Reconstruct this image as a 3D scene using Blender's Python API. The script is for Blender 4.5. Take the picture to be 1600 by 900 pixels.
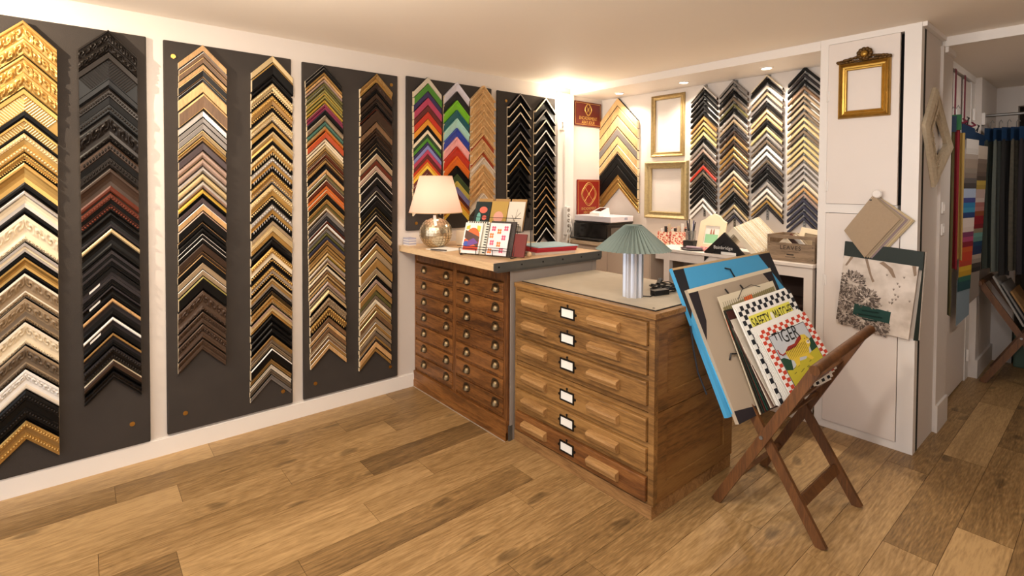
import bpy, bmesh, math, random
from mathutils import Vector, Matrix
random.seed(7)
S = bpy.context.scene
for o in list(bpy.data.objects): bpy.data.objects.remove(o)
COL = S.collection
def srgb(r, g, b):
    f = lambda c: c/12.92 if c <= .04045 else ((c+.055)/1.055)**2.4
    return (f(r/255), f(g/255), f(b/255), 1)

# ------------------------------------------------------------------ camera
cam_d = bpy.data.cameras.new('camera'); cam = bpy.data.objects.new('camera', cam_d); COL.objects.link(cam)
yaw, pitch, roll = math.radians(-50.0387), math.radians(-1.36224), math.radians(.28218)
fw = Vector((math.sin(yaw)*math.cos(pitch), math.cos(yaw)*math.cos(pitch), math.sin(pitch)))
rt = Vector((math.cos(yaw), -math.sin(yaw), 0)); up = rt.cross(fw)
rr = rt*math.cos(roll)+up*math.sin(roll); uu = up*math.cos(roll)-rt*math.sin(roll)
cam.matrix_world = Matrix(((rr.x, uu.x, -fw.x, 3.386), (rr.y, uu.y, -fw.y, 0), (rr.z, uu.z, -fw.z, 1.5), (0, 0, 0, 1)))
cam_d.sensor_fit = 'HORIZONTAL'; cam_d.sensor_width = 36; cam_d.lens = 806.29/1600*36
cam_d.shift_y = -(450-307.316)/1600; cam_d.clip_start = .05
S.camera = cam

# ------------------------------------------------------------------ world, exposure, room lights
w = bpy.data.worlds.new('world'); S.world = w; w.use_nodes = True
bg = w.node_tree.nodes['Background']; bg.inputs[0].default_value = (.92, .95, 1, 1); bg.inputs[1].default_value = 1.8
S.view_settings.view_transform = 'Standard'; S.view_settings.look = 'None'
S.view_settings.exposure = 0.12; S.view_settings.gamma = 1; S.view_settings.use_curve_mapping = False
WARM = (1, .77, .52); SOFT = (1, .84, .66); NEUT = (1, .93, .84)
def spot(loc, aim, watts, col=WARM, deg=80, blend=.6, r=.03):
    d = bpy.data.lights.new('spot_light', 'SPOT'); d.energy = watts; d.color = col; d.spot_size = math.radians(deg)
    d.spot_blend = blend; d.shadow_soft_size = r
    o = bpy.data.objects.new('spot_light', d); COL.objects.link(o); o.location = loc
    o.rotation_euler = (Vector(aim)-Vector(loc)).to_track_quat('-Z', 'Y').to_euler(); return o
def point(loc, watts, col=WARM, r=.03):
    d = bpy.data.lights.new('point_light', 'POINT'); d.energy = watts; d.color = col; d.shadow_soft_size = r
    o = bpy.data.objects.new('point_light', d); COL.objects.link(o); o.location = loc; return o
# unseen shop lights without fixtures; the points and last two spots are added fill
spot((.62, -.80, 2.36), (0, -.10, 1.85), 95, (1, .82, .60), 85, .8, .012)
spot((1.25, .55, 2.36), (.1, .85, .9), 18, SOFT, 120, .9, .04)
point((1.5, .30, 1.98), 32, (1, .87, .72), .07)  # this point and the next are added to brighten the ceiling
point((2.6, .55, 2.02), 42, (1, .89, .76), .07)
spot((2.9, 1.2, 2.36), (2.6, 2.8, .7), 34, (.97, .97, 1), 125, .9, .06)  # added neutral fill for the cupboard and right-hand floor
spot((3.6, 4.3, 2.31), (2.7, 5.0, 1.1), 22, (1, .94, .88), 120, .9, .06)  # added fill to brighten the hall
# downlights of the alcove over the desk
for x, y in ((.376, 3.80), (1.039, 3.79), (1.71, 3.77)):
    spot((x, y, 2.325), (x, y+.03, 0), 30 if x < .5 else 40, (1, .87, .72), 140, .8, .03)

# ------------------------------------------------------------------ materials
MATS = {}
def nt(name):
    m = bpy.data.materials.new(name); m.use_nodes = True; n = m.node_tree
    return m, n, n.nodes['Principled BSDF']
def mat(name, col, rough=.6, metal=0, bump=0, bscale=200, var=.0, vscale=6, coat=0, spec=.5):
    if name in MATS: return MATS[name]
    m, n, p = nt(name); N = n.nodes; L = n.links
    p.inputs['Roughness'].default_value = rough; p.inputs['Metallic'].default_value = metal
    p.inputs['Base Color'].default_value = col; p.inputs['Coat Weight'].default_value = coat
    p.inputs['Specular IOR Level'].default_value = spec
    tc = N.new('ShaderNodeTexCoord')
    if var:
        nz = N.new('ShaderNodeTexNoise'); nz.inputs['Scale'].default_value = vscale; nz.inputs['Detail'].default_value = 5
        mx = N.new('ShaderNodeMix'); mx.data_type = 'RGBA'
        L.new(tc.outputs['Object'], nz.inputs['Vector'])
        mx.inputs[6].default_value = tuple(c*(1-var) for c in col[:3])+(1,)
        mx.inputs[7].default_value = tuple(min(1, c*(1+var)) for c in col[:3])+(1,)
        L.new(nz.outputs['Fac'], mx.inputs[0]); L.new(mx.outputs[2], p.inputs['Base Color'])
    if bump:
        b = N.new('ShaderNodeTexNoise'); b.inputs['Scale'].default_value = bscale; b.inputs['Detail'].default_value = 3
        bp = N.new('ShaderNodeBump'); bp.inputs['Strength'].default_value = bump; bp.inputs['Distance'].default_value = .002
        L.new(tc.outputs['Object'], b.inputs['Vector']); L.new(b.outputs['Fac'], bp.inputs['Height']); L.new(bp.outputs[0], p.inputs['Normal'])
    MATS[name] = m; return m
def wood(name, c0, c1, axis=0, scale=1.0, rough=.5, rnd=False, c2=None, lo=.55, hi=1.4, tone=.42, knots=False):
    if name in MATS: return MATS[name]
    m, n, p = nt(name); N = n.nodes; L = n.links
    tc = N.new('ShaderNodeNewGeometry'); mp = N.new('ShaderNodeMapping')
    sc = [9*scale]*3; sc[axis] = .9*scale; mp.inputs['Scale'].default_value = sc
    vec = tc.outputs['Position']
    if rnd:
        oi = N.new('ShaderNodeObjectInfo'); ml = N.new('ShaderNodeVectorMath'); ml.operation = 'MULTIPLY_ADD'
        cb = N.new('ShaderNodeCombineXYZ'); L.new(oi.outputs['Random'], cb.inputs[0]); L.new(oi.outputs['Random'], cb.inputs[1]); L.new(oi.outputs['Random'], cb.inputs[2])
        ml.inputs[1].default_value = (13, 37, 5); L.new(cb.outputs[0], ml.inputs[0]); L.new(vec, ml.inputs[2]); vec = ml.outputs[0]
    L.new(vec, mp.inputs['Vector'])
    n1 = N.new('ShaderNodeTexNoise'); n1.inputs['Scale'].default_value = .55; n1.inputs['Detail'].default_value = 3; n1.inputs['Distortion'].default_value = .6
    L.new(mp.outputs[0], n1.inputs['Vector'])
    # growth rings: sine of a distorted field
    mu = N.new('ShaderNodeMath'); mu.operation = 'MULTIPLY'; mu.inputs[1].default_value = 80 if knots else 42; L.new(n1.outputs['Fac'], mu.inputs[0])
    sn = N.new('ShaderNodeMath'); sn.operation = 'SINE'; L.new(mu.outputs[0], sn.inputs[0])
    fine = N.new('ShaderNodeTexNoise'); fine.inputs['Scale'].default_value = 14; fine.inputs['Detail'].default_value = 4; L.new(mp.outputs[0], fine.inputs['Vector'])
    big = N.new('ShaderNodeTexNoise'); big.inputs['Scale'].default_value = .35; big.inputs['Detail'].default_value = 2; L.new(mp.outputs[0], big.inputs['Vector'])
    a = N.new('ShaderNodeMath'); a.operation = 'MULTIPLY_ADD'; a.inputs[1].default_value = .085 if knots else .13; L.new(sn.outputs[0], a.inputs[0]); L.new(fine.outputs['Fac'], a.inputs[2])
    b = N.new('ShaderNodeMath'); b.operation = 'ADD'; L.new(a.outputs[0], b.inputs[0]); L.new(big.outputs['Fac'], b.inputs[1])
    if rnd:
        r2 = N.new('ShaderNodeMath'); r2.operation = 'MULTIPLY_ADD'; r2.inputs[1].default_value = tone; L.new(oi.outputs['Random'], r2.inputs[0])
        s2 = N.new('ShaderNodeMath'); s2.operation = 'SUBTRACT'; s2.inputs[1].default_value = tone/2; L.new(b.outputs[0], s2.inputs[0]); L.new(s2.outputs[0], r2.inputs[2]); b = r2
    cr = N.new('ShaderNodeValToRGB'); cr.color_ramp.elements[0].position = .62; cr.color_ramp.elements[1].position = 1.32/1.0 if False else 1.0
    mr = N.new('ShaderNodeMapRange'); mr.inputs[1].default_value = lo; mr.inputs[2].default_value = hi; L.new(b.outputs[0], mr.inputs[0])
    cr.color_ramp.elements[0].position = .1; cr.color_ramp.elements[0].color = c0
    cr.color_ramp.elements[1].position = .85; cr.color_ramp.elements[1].color = c1
    if c2: e = cr.color_ramp.elements.new(.45); e.color = c2
    L.new(mr.outputs[0], cr.inputs[0]); L.new(cr.outputs[0], p.inputs['Base Color'])
    if knots:
        mk = N.new('ShaderNodeMapping'); mk.inputs['Scale'].default_value = (5.2, 2.3, 1); L.new(vec, mk.inputs['Vector'])
        wn = N.new('ShaderNodeTexNoise'); wn.inputs['Scale'].default_value = 3; L.new(mk.outputs[0], wn.inputs['Vector'])
        wa = N.new('ShaderNodeVectorMath'); wa.operation = 'MULTIPLY_ADD'; wa.inputs[1].default_value = (.35, .35, 0); L.new(wn.outputs['Color'], wa.inputs[0]); L.new(mk.outputs[0], wa.inputs[2])
        vo = N.new('ShaderNodeTexVoronoi'); vo.voronoi_dimensions = '2D'; vo.inputs['Scale'].default_value = .62; L.new(wa.outputs[0], vo.inputs['Vector'])
        km = N.new('ShaderNodeMapRange'); km.inputs[1].default_value = .02; km.inputs[2].default_value = .09; km.inputs[3].default_value = .5; km.inputs[4].default_value = 1; km.interpolation_type = 'SMOOTHSTEP'; L.new(vo.outputs['Distance'], km.inputs[0])
        rg = N.new('ShaderNodeMath'); rg.operation = 'MULTIPLY'; rg.inputs[1].default_value = 75; L.new(vo.outputs['Distance'], rg.inputs[0])
        rs = N.new('ShaderNodeMath'); rs.operation = 'SINE'; L.new(rg.outputs[0], rs.inputs[0])
        fa = N.new('ShaderNodeMapRange'); fa.inputs[1].default_value = .1; fa.inputs[2].default_value = .45; fa.inputs[3].default_value = .09; fa.inputs[4].default_value = 0; L.new(vo.outputs['Distance'], fa.inputs[0])
        rm_ = N.new('ShaderNodeMath'); rm_.operation = 'MULTIPLY_ADD'; L.new(rs.outputs[0], rm_.inputs[0]); L.new(fa.outputs[0], rm_.inputs[1]); L.new(km.outputs[0], rm_.inputs[2])
        hs = N.new('ShaderNodeHueSaturation'); L.new(cr.outputs[0], hs.inputs['Color']); L.new(rm_.outputs[0], hs.inputs['Value']); L.new(hs.outputs[0], p.inputs['Base Color'])
    p.inputs['Roughness'].default_value = rough
    bp = N.new('ShaderNodeBump'); bp.inputs['Strength'].default_value = .12; bp.inputs['Distance'].default_value = .002
    L.new(fine.outputs['Fac'], bp.inputs['Height']); L.new(bp.outputs[0], p.inputs['Normal'])
    MATS[name] = m; return m
def emit(name, col, s):
    if name in MATS: return MATS[name]
    m, n, p = nt(name); p.inputs['Emission Color'].default_value = col; p.inputs['Emission Strength'].default_value = s
    p.inputs['Base Color'].default_value = col; MATS[name] = m; return m
def cut(name, col, rough=.7): return mat(name, srgb(*col), rough)

# ------------------------------------------------------------------ mesh builder
class MB:
    def __init__(s): s.v = []; s.f = []; s.m = []; s.sm = False
    def add(s, vs, fs, m=0):
        b = len(s.v); s.v += [tuple(x) for x in vs]
        for f in fs: s.f.append([i+b for i in f]); s.m.append(m)
        return s
    def box(s, x0, x1, y0, y1, z0, z1, m=0, bev=0):
        if bev: return s.bbox(x0, x1, y0, y1, z0, z1, m, bev)
        v = [(x, y, z) for z in (z0, z1) for y in (y0, y1) for x in (x0, x1)]
        return s.add(v, [(0, 2, 3, 1), (4, 5, 7, 6), (0, 1, 5, 4), (2, 6, 7, 3), (0, 4, 6, 2), (1, 3, 7, 5)], m)
    def bbox(s, x0, x1, y0, y1, z0, z1, m, b):
        bm = bmesh.new(); bmesh.ops.create_cube(bm, size=1)
        for v in bm.verts: v.co = ((x0+x1)/2+v.co.x*(x1-x0), (y0+y1)/2+v.co.y*(y1-y0), (z0+z1)/2+v.co.z*(z1-z0))
        bmesh.ops.bevel(bm, geom=bm.edges[:], offset=b, segments=2, affect='EDGES', profile=.6)
        bm.verts.index_update(); s.add([v.co[:] for v in bm.verts], [[v.index for v in f.verts] for f in bm.faces], m); bm.free(); return s
    def obox(s, o, ax, ay, az, m=0):           # oriented box from corner o and three edge vectors
        o, ax, ay, az = map(Vector, (o, ax, ay, az))
        v = [o+ax*i+ay*j+az*k for k in (0, 1) for j in (0, 1) for i in (0, 1)]
        fs = [(0, 2, 3, 1), (4, 5, 7, 6), (0, 1, 5, 4), (2, 6, 7, 3), (0, 4, 6, 2), (1, 3, 7, 5)]
        if ax.cross(ay).dot(az) < 0: fs = [f[::-1] for f in fs]
        return s.add(v, fs, m)
    def beam(s, a, b, wd, th, side, m=0):       # bar from a to b, width wd along side, thickness th
        a, b, side = Vector(a), Vector(b), Vector(side).normalized()
        d = (b-a).normalized(); t = d.cross(side).normalized(); side = t.cross(d).normalized()
        return s.obox(a-side*wd/2-t*th/2, b-a, side*wd, t*th, m)
    def lathe(s, c, prof, n=24, m=0, cap=True, mods=None):
        b = []
        for i, (r, z) in enumerate(prof):
            for k in range(n):
                a = 2*math.pi*k/n; q = r*(mods(k, i) if mods else 1)
                b.append((c[0]+q*math.cos(a), c[1]+q*math.sin(a), c[2]+z))
        f = [(i*n+k, i*n+(k+1) % n, (i+1)*n+(k+1) % n, (i+1)*n+k) for i in range(len(prof)-1) for k in range(n)]
        if cap: f += [tuple(range(n))[::-1], tuple(range((len(prof)-1)*n, len(prof)*n))]
        return s.add(b, f, m)
    def cyl(s, a, b, r, n=12, m=0, r2=None):
        a, b = Vector(a), Vector(b); d = (b-a).normalized(); x = d.orthogonal().normalized(); y = d.cross(x)
        r2 = r if r2 is None else r2
        v = [a+(x*math.cos(2*math.pi*k/n)+y*math.sin(2*math.pi*k/n))*r for k in range(n)]
        v += [b+(x*math.cos(2*math.pi*k/n)+y*math.sin(2*math.pi*k/n))*r2 for k in range(n)]
        return s.add(v, [(k, (k+1) % n, n+(k+1) % n, n+k) for k in range(n)]+[tuple(range(n))[::-1], tuple(range(n, 2*n))], m)
    def tube(s, pts, r, n=6, m=0):
        pts = [Vector(p) for p in pts]; vs = []
        x = None
        for i, p in enumerate(pts):
            d = (pts[min(i+1, len(pts)-1)]-pts[max(i-1, 0)]).normalized()
            x = d.orthogonal().normalized() if x is None else (x-d*x.dot(d)).normalized()
            y = d.cross(x)
            vs += [p+(x*math.cos(2*math.pi*k/n)+y*math.sin(2*math.pi*k/n))*r for k in range(n)]
        f = [(i*n+k, i*n+(k+1) % n, (i+1)*n+(k+1) % n, (i+1)*n+k) for i in range(len(pts)-1) for k in range(n)]
        return s.add(vs, f+[tuple(range(n))[::-1], tuple(range((len(pts)-1)*n, len(pts)*n))], m)
    def sph(s, c, r, m=0, n=10, k=6, sc=(1, 1, 1)):
        pr = [(math.sin(math.pi*i/k), -math.cos(math.pi*i/k)) for i in range(k+1)]
        vs = []; fs = []
        for i, (q, z) in enumerate(pr):
            for j in range(n):
                a = 2*math.pi*j/n; vs.append((c[0]+r*sc[0]*q*math.cos(a), c[1]+r*sc[1]*q*math.sin(a), c[2]+r*sc[2]*z))
        fs = [(i*n+j, i*n+(j+1) % n, (i+1)*n+(j+1) % n, (i+1)*n+j) for i in range(k) for j in range(n)]
        return s.add(vs, fs, m)
    def poly(s, pts, m=0, th=None):             # flat polygon, optionally thickened by vector th
        pts = [Vector(p) for p in pts]; n = len(pts)
        if th is None: return s.add(pts, [tuple(range(n))], m)
        th = Vector(th); v = pts+[p+th for p in pts]
        return s.add(v, [tuple(range(n))[::-1], tuple(range(n, 2*n))]+[(k, (k+1) % n, n+(k+1) % n, n+k) for k in range(n)], m)
    def build(s, name, mats, parent=None, loc=None, smooth=None):
        mats = mats if isinstance(mats, (list, tuple)) else [mats]
        if parent is not None: loc = parent.get('_w', tuple(parent.location))
        if loc is None:
            loc = (sum(v[0] for v in s.v)/len(s.v), sum(v[1] for v in s.v)/len(s.v), min(v[2] for v in s.v))
        me = bpy.data.meshes.new(name)
        me.from_pydata([(v[0]-loc[0], v[1]-loc[1], v[2]-loc[2]) for v in s.v], [], s.f)
        for x in mats: me.materials.append(x)
        me.polygons.foreach_set('material_index', s.m)
        if smooth is not None or s.sm:
            me.polygons.foreach_set('use_smooth', [True]*len(me.polygons))
            me.set_sharp_from_angle(angle=math.radians(smooth or 40))
        me.update()
        o = bpy.data.objects.new(name, me); COL.objects.link(o)
        if parent is not None: o.parent = parent
        else: o.location = loc
        WPOS[o.name] = loc
        if parent is not None: o['_w'] = loc
        return o
WPOS = {}
def tag(o, label, cat, group=None, kind=None):
    o['label'] = label; o['category'] = cat
    if group: o['group'] = group
    if kind: o['kind'] = kind
    return o
def struct(o, label=None):
    o['kind'] = 'structure'
    if label: o['label'] = label
    return o
def thing(name, label, cat, loc, group=None):
    o = bpy.data.objects.new(name, None); COL.objects.link(o); o.location = loc; o.empty_display_size = .05
    return tag(o, label, cat, group)
def text(body, size, o, ex, ey, m, parent, name='lettering', align='CENTER', sx=1, spacing=1, lift=.0006):
    # flat lettering placed at o, running along unit ex, upright along unit ey
    c = bpy.data.curves.new('txt', 'FONT'); c.body = body; c.size = size; c.align_x = align; c.align_y = 'CENTER'; c.space_character = spacing
    c.resolution_u = 3
    t = bpy.data.objects.new('txt', c); COL.objects.link(t); bpy.context.view_layer.update()
    me = t.evaluated_get(bpy.context.evaluated_depsgraph_get()).to_mesh()
    ex, ey, o = Vector(ex).normalized(), Vector(ey).normalized(), Vector(o); nz = ex.cross(ey)
    vs = [o+ex*v.co.x*sx+ey*v.co.y+nz*lift for v in me.vertices]; fs = [tuple(p.vertices) for p in me.polygons]
    bpy.data.objects.remove(t); bpy.data.curves.remove(c)
    return MB().add(vs, fs).build(name, m, parent)

white = mat('wall_white', srgb(218, 209, 201), .75, var=.03, vscale=3, bump=.15, bscale=60)
ceilm = mat('ceiling_white', srgb(248, 238, 224), .7, var=.02, vscale=1.5)
trimw = mat('trim_white', srgb(238, 232, 226), .5, var=.02)
doorw = mat('door_paint', srgb(232, 222, 214), .5, var=.02)
darkgap = mat('dark_gap', srgb(26, 22, 18), .9)
black = mat('black_plastic', srgb(22, 21, 22), .35)
blackm = mat('black_metal', srgb(30, 28, 27), .4, .6)
steel = mat('steel', srgb(150, 150, 148), .38, .9, var=.1)
zinc = mat('zinc_edge', srgb(105, 106, 104), .5, .7, var=.15, vscale=15)
brass = mat('brass', srgb(190, 150, 80), .35, 1)
brassd = mat('aged_brass', srgb(122, 104, 78), .34, 1, var=.3, vscale=40)
paper = mat('paper_white', srgb(240, 238, 232), .8)
felt = mat('felt_grey', srgb(57, 51, 47), .95, bump=.6, bscale=500, var=.22, vscale=7)

# ------------------------------------------------------------------ the setting
plankm = wood('plank_oak', srgb(98, 74, 44), srgb(192, 157, 108), axis=1, scale=1.3, rough=.45, rnd=True, c2=srgb(148, 116, 73), lo=.3, hi=1.62, tone=.56, knots=True)
joint = mat('floor_joint', srgb(84, 60, 38), .8)
fl = struct(MB().box(-.1, 4.6, -2.2, 7.4, -.06, -.0025).build('floor', joint))
PW, PL = .1822, 1.105
off = {0: .55, 1: .115, 2: .355, 3: .794, 4: .04, 5: .285, 6: 1.004, 7: .649, 8: .49, 9: .83, 10: .175, 11: .425, 12: .052, 13: .62, 14: .05, 15: .38, 16: .737, 17: .2, 18: .9, 19: .45, 20: .7, 21: .1, 22: .33, 23: .88, 24: .6}
unit = MB().box(0, 1, 0, 1, -.003, 0).build('plank', plankm, None, (0, 0, 0)); um = unit.data; bpy.data.objects.remove(unit)
for r in range(0, 25):
    x0 = .018+PW*r-(.018 if r == 0 else 0); x1 = .018+PW*(r+1)
    y = off[r]-PL*3
    while y < 7.2:
        if y+PL > -2.1:
            p = bpy.data.objects.new('plank', um); COL.objects.link(p); p.parent = fl
            lw = WPOS[fl.name]
            ya = max(y, -2.2); yb = min(y+PL, 7.4)
            p.location = (x0+.0009-lw[0], ya+.0009-lw[1], -lw[2]); p.scale = (x1-x0-.0018, yb-ya-.0018, 1)
        y += PL
wl = struct(MB().box(-.12, 0, -2.2, 4.0, 0, 2.42).build('wall_left', white))
struct(MB().box(0, .013, -2.2, 1.9, 0, .092).box(0, .009, -2.2, 1.9, .092, .098).build('baseboard_left', trimw))
wb = struct(MB().box(-.12, 2.16, 4.0, 4.12, 0, 2.42).build('wall_back', white))
struct(MB().box(-.12, 4.7, -2.2, 4.02, 2.40, 2.46).build('ceiling', ceilm))
struct(MB().box(2.0, 4.7, 4.02, 7.4, 2.345, 2.46).build('ceiling_hall', ceilm))
# beam and lowered soffit over the alcove
struct(MB().box(.002, 2.141, 3.541, 3.999, 2.34, 2.3995).build('trim_1', trimw))
# shallow pier beside the last sample board
struct(MB().box(.001, .035, 3.35, 3.56, 0, 2.339).box(.035, .05, 3.43, 3.47, 1.0, 1.98).build('trim_2', trimw))
struct(MB().box(4.6, 4.7, -2.2, 7.4, 0, 2.46).build('wall_right', white))
# built-in cupboard: carcass, frame with openings, doors
cb = MB()
cb.box(2.142, 2.18, 3.602, 4.0, 0, 2.40).box(2.18, 2.645, 3.602, 3.64, 0, 2.40, 1)
F0, F1 = 3.541, 3.60
cb.box(2.142, 2.186, F0, F1, 0, 2.40).box(2.568, 2.645, F0, F1, 0, 2.40)
cb.box(2.186, 2.568, F0, F1, 2.365, 2.40).box(2.186, 2.568, F0, F1, 0, .045).box(2.186, 2.552, F0, F1, 1.337, 1.39)
struct(cb.build('wall_cupboard', [trimw, darkgap]))
def cupdoor(nm, z0, z1, hz, knob, xr):
    d = struct(MB().box(2.189, xr, 3.533, 3.556, z0, z1, 0, .002).build(nm, doorw))
    for h in hz:
        MB().cyl((2.187, 3.531, h-.035), (2.187, 3.531, h+.035), .006, 8).box(2.189, 2.2, 3.530, 3.534, h-.03, h+.03).build('hinge', trimw, d)
    if knob:
        MB().lathe((0, 0, 0), [(.010, 0), (.010, .012), (.022, .02), (.024, .03), (.016, .038), (.004, .04)], 16)
        k = MB(); k.cyl((2.466, 3.533, 1.456), (2.466, 3.512, 1.456), .011, 14).cyl((2.466, 3.514, 1.456), (2.466, 3.488, 1.456), .016, 16, 0, .025).cyl((2.466, 3.488, 1.456), (2.466, 3.480, 1.456), .025, 16, 0, .019)
        k.build('knob', trimw, d, smooth=50)
    return d
cupdoor('door_1', 1.392, 2.362, (1.50, 2.05), True, 2.550)
cupdoor('door_2', .048, 1.334, (.30, .92), False, 2.565)
# side of the cupboard, hall wall and hall door
struct(MB().box(2.18, 2.645, 3.64, 4.24, 0, 2.40).box(2.645, 2.66, 3.98, 4.24, 0, 2.344).box(2.66, 2.672, 3.975, 4.25, 0, .165).build('wall_pier', white))
struct(MB().box(2.646, 2.668, 3.541, 4.0, 2.375, 2.3995).box(2.66, 2.675, 4.02, 4.24, 2.31, 2.3445).build('trim_3', trimw))
struct(MB().box(2.66, 4.59, 4.005, 4.0195, 2.343, 2.3995).build('trim_4', trimw))
d3 = struct(MB().box(2.56, 2.60, 4.40, 5.22, .012, 2.285, 0, .002).build('door_3', doorw))
MB().cyl((2.60, 4.50, 1.126), (2.645, 4.50, 1.126), .009, 10).cyl((2.645, 4.49, 1.126), (2.645, 4.61, 1.126), .009, 10).cyl((2.60, 4.50, 1.126), (2.606, 4.50, 1.126), .025, 14).build('door_handle', steel, d3, smooth=40)
for h in (.2, 1.15, 2.05): MB().cyl((2.618, 5.235, h-.045), (2.618, 5.235, h+.045), .009, 8).build('hinge', trimw, d3)
struct(MB().box(2.50, 2.56, 4.24, 5.30, 0, 2.34, 1).box(2.56, 2.62, 4.24, 4.40, 0, 2.31).box(2.52, 2.615, 4.24, 5.30, 2.298, 2.345).box(2.56, 2.605, 5.222, 5.36, 0, 2.345).build('trim_5', [trimw, darkgap]))
struct(MB().box(2.4, 2.645, 5.36, 6.05, 0, 2.345).box(2.645, 2.66, 5.36, 6.05, 0, .14).build('wall_hall', white))
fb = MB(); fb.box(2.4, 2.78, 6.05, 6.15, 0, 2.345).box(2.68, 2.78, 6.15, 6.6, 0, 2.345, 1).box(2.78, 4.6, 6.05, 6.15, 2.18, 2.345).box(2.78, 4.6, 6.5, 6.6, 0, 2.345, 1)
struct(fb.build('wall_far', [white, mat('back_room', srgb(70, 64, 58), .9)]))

# ------------------------------------------------------------------ sample boards
def board(y0, y1, z0, z1, lab, pins):
    t = MB().box(.001, .02, y0, y1, z0, z1, 0, .007).build('sample_board', felt, None, (0, (y0+y1)/2, z0))
    tag(t, lab, 'display board', 'grey felt sample boards')
    for y, z in pins: MB().cyl((.02, y, z), (.024, y, z), .012, 14).cyl((.024, y, z), (.027, y, z), .007, 10).build('screw', brass, t, smooth=40)
    return t
board(-.39, .28, .10, 2.276, 'dark grey felt board at the left edge, carrying gold and black corners', [(.2, .22), (-.32, .2)])
board(.355, 1.02, .11, 2.275, 'dark grey felt board second from left, with two sample columns', [(.44, .21), (.96, .20), (.40, 2.19)])
board(1.085, 1.75, .11, 2.27, 'dark grey felt board ending beside the brown drawer cabinet', [(1.16, .20), (1.69, .19), (1.70, 2.2)])
board(1.82, 2.598, 1.157, 2.283, 'dark grey felt board behind the lit table lamp', [(1.90, 1.21), (2.55, 1.21)])
board(2.656, 3.33, 1.10, 2.28, 'dark grey felt board in the corner below the bare bulbs', [(2.75, 2.2)])

# ------------------------------------------------------------------ frame corner samples
PAL = {'G': ('gold', (194, 156, 90), .34, .7), 'g': ('pale gold', (210, 186, 140), .38, .5), 'Y': ('bright gold', (206, 168, 70), .35, .6), 'S': ('silver', (190, 184, 178), .35, .75),
 's': ('grey', (132, 126, 122), .45, .3), 'W': ('white', (236, 232, 226), .5, 0), 'w': ('whitewashed', (222, 210, 192), .6, 0), 'C': ('cream', (222, 206, 178), .55, 0), 'K': ('black', (13, 12, 12), .4, 0),
 'k': ('charcoal', (46, 42, 44), .4, 0), 'B': ('dark brown', (58, 42, 32), .42, 0), 'b': ('brown', (112, 82, 54), .5, 0), 'R': ('red-brown', (88, 40, 26), .4, 0), 'r': ('rust', (166, 66, 30), .45, 0),
 'O': ('orange', (186, 92, 30), .45, 0), 'o': ('ochre', (150, 114, 62), .45, .15), 'T': ('tan wood', (194, 152, 100), .55, 0), 'N': ('bare wood', (214, 174, 120), .6, 0), 'P': ('rose grey', (168, 142, 128), .45, .2),
 'M': ('magenta', (116, 36, 62), .4, 0), 'V': ('navy', (42, 42, 60), .4, 0), 'L': ('olive', (92, 86, 46), .45, 0), 'l': ('light olive', (150, 138, 74), .42, .2), 'E': ('teal', (66, 104, 92), .45, 0),
 'A': ('aubergine', (70, 56, 58), .42, 0), 'U': ('taupe', (150, 128, 100), .5, .1), 'u': ('dark taupe', (108, 92, 74), .5, .1), 'X': ('blackened silver', (36, 31, 28), .34, .3),
 '0': ('stone', (202, 190, 170), .5, 0), '1': ('green', (70, 128, 40), .45, 0), '2': ('indigo', (50, 42, 84), .45, 0), '3': ('raspberry', (172, 60, 90), .45, 0), '4': ('maroon', (92, 32, 30), .45, 0),
 '5': ('red', (186, 50, 28), .45, 0), '6': ('amber', (214, 140, 40), .45, 0), '7': ('bottle green', (38, 62, 40), .45, 0), '8': ('lilac blue', (126, 128, 180), .45, 0), '9': ('yellow', (232, 196, 70), .45, 0),
 'a': ('coral', (222, 120, 96), .45, 0), 'c': ('lime green', (120, 188, 36), .4, 0), 'd': ('petrol', (30, 92, 98), .4, 0), 'e': ('pale aqua', (170, 212, 198), .45, 0), 'h': ('royal blue', (46, 66, 160), .4, 0),
 'i': ('pink', (238, 170, 168), .45, 0), 'j': ('bright orange', (216, 104, 24), .45, 0), 'm': ('forest green', (58, 78, 44), .45, 0), 'n': ('yellow-olive', (198, 184, 88), .45, 0), 'Z': ('dark bronze', (84, 66, 54), .36, .35), 'y': ('straw', (204, 186, 132), .42, .3), 'v': ('lavender white', (216, 210, 218), .45, 0)}
def pm(c):
    n, rgb, ro, me = PAL[c]
    if c in 'NTb': return wood('moulding_'+n.replace(' ', '_'), srgb(*[int(x*.86) for x in rgb]), srgb(*[min(255, int(x*1.07)) for x in rgb]), 2, 5, ro)
    return mat('moulding_'+n.replace(' ', '_'), srgb(*rgb), ro, me, bump=.12 if me else 0, bscale=150, var=.1, vscale=30, spec=.2 if c in 'KkBRX' else .5)
raw = mat('raw_cut_wood', srgb(226, 204, 168), .8, var=.1, vscale=80)
rawd = mat('dark_cut_wood', srgb(70, 52, 38), .8)
stick = mat('price_sticker', srgb(240, 238, 232), .6)
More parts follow.
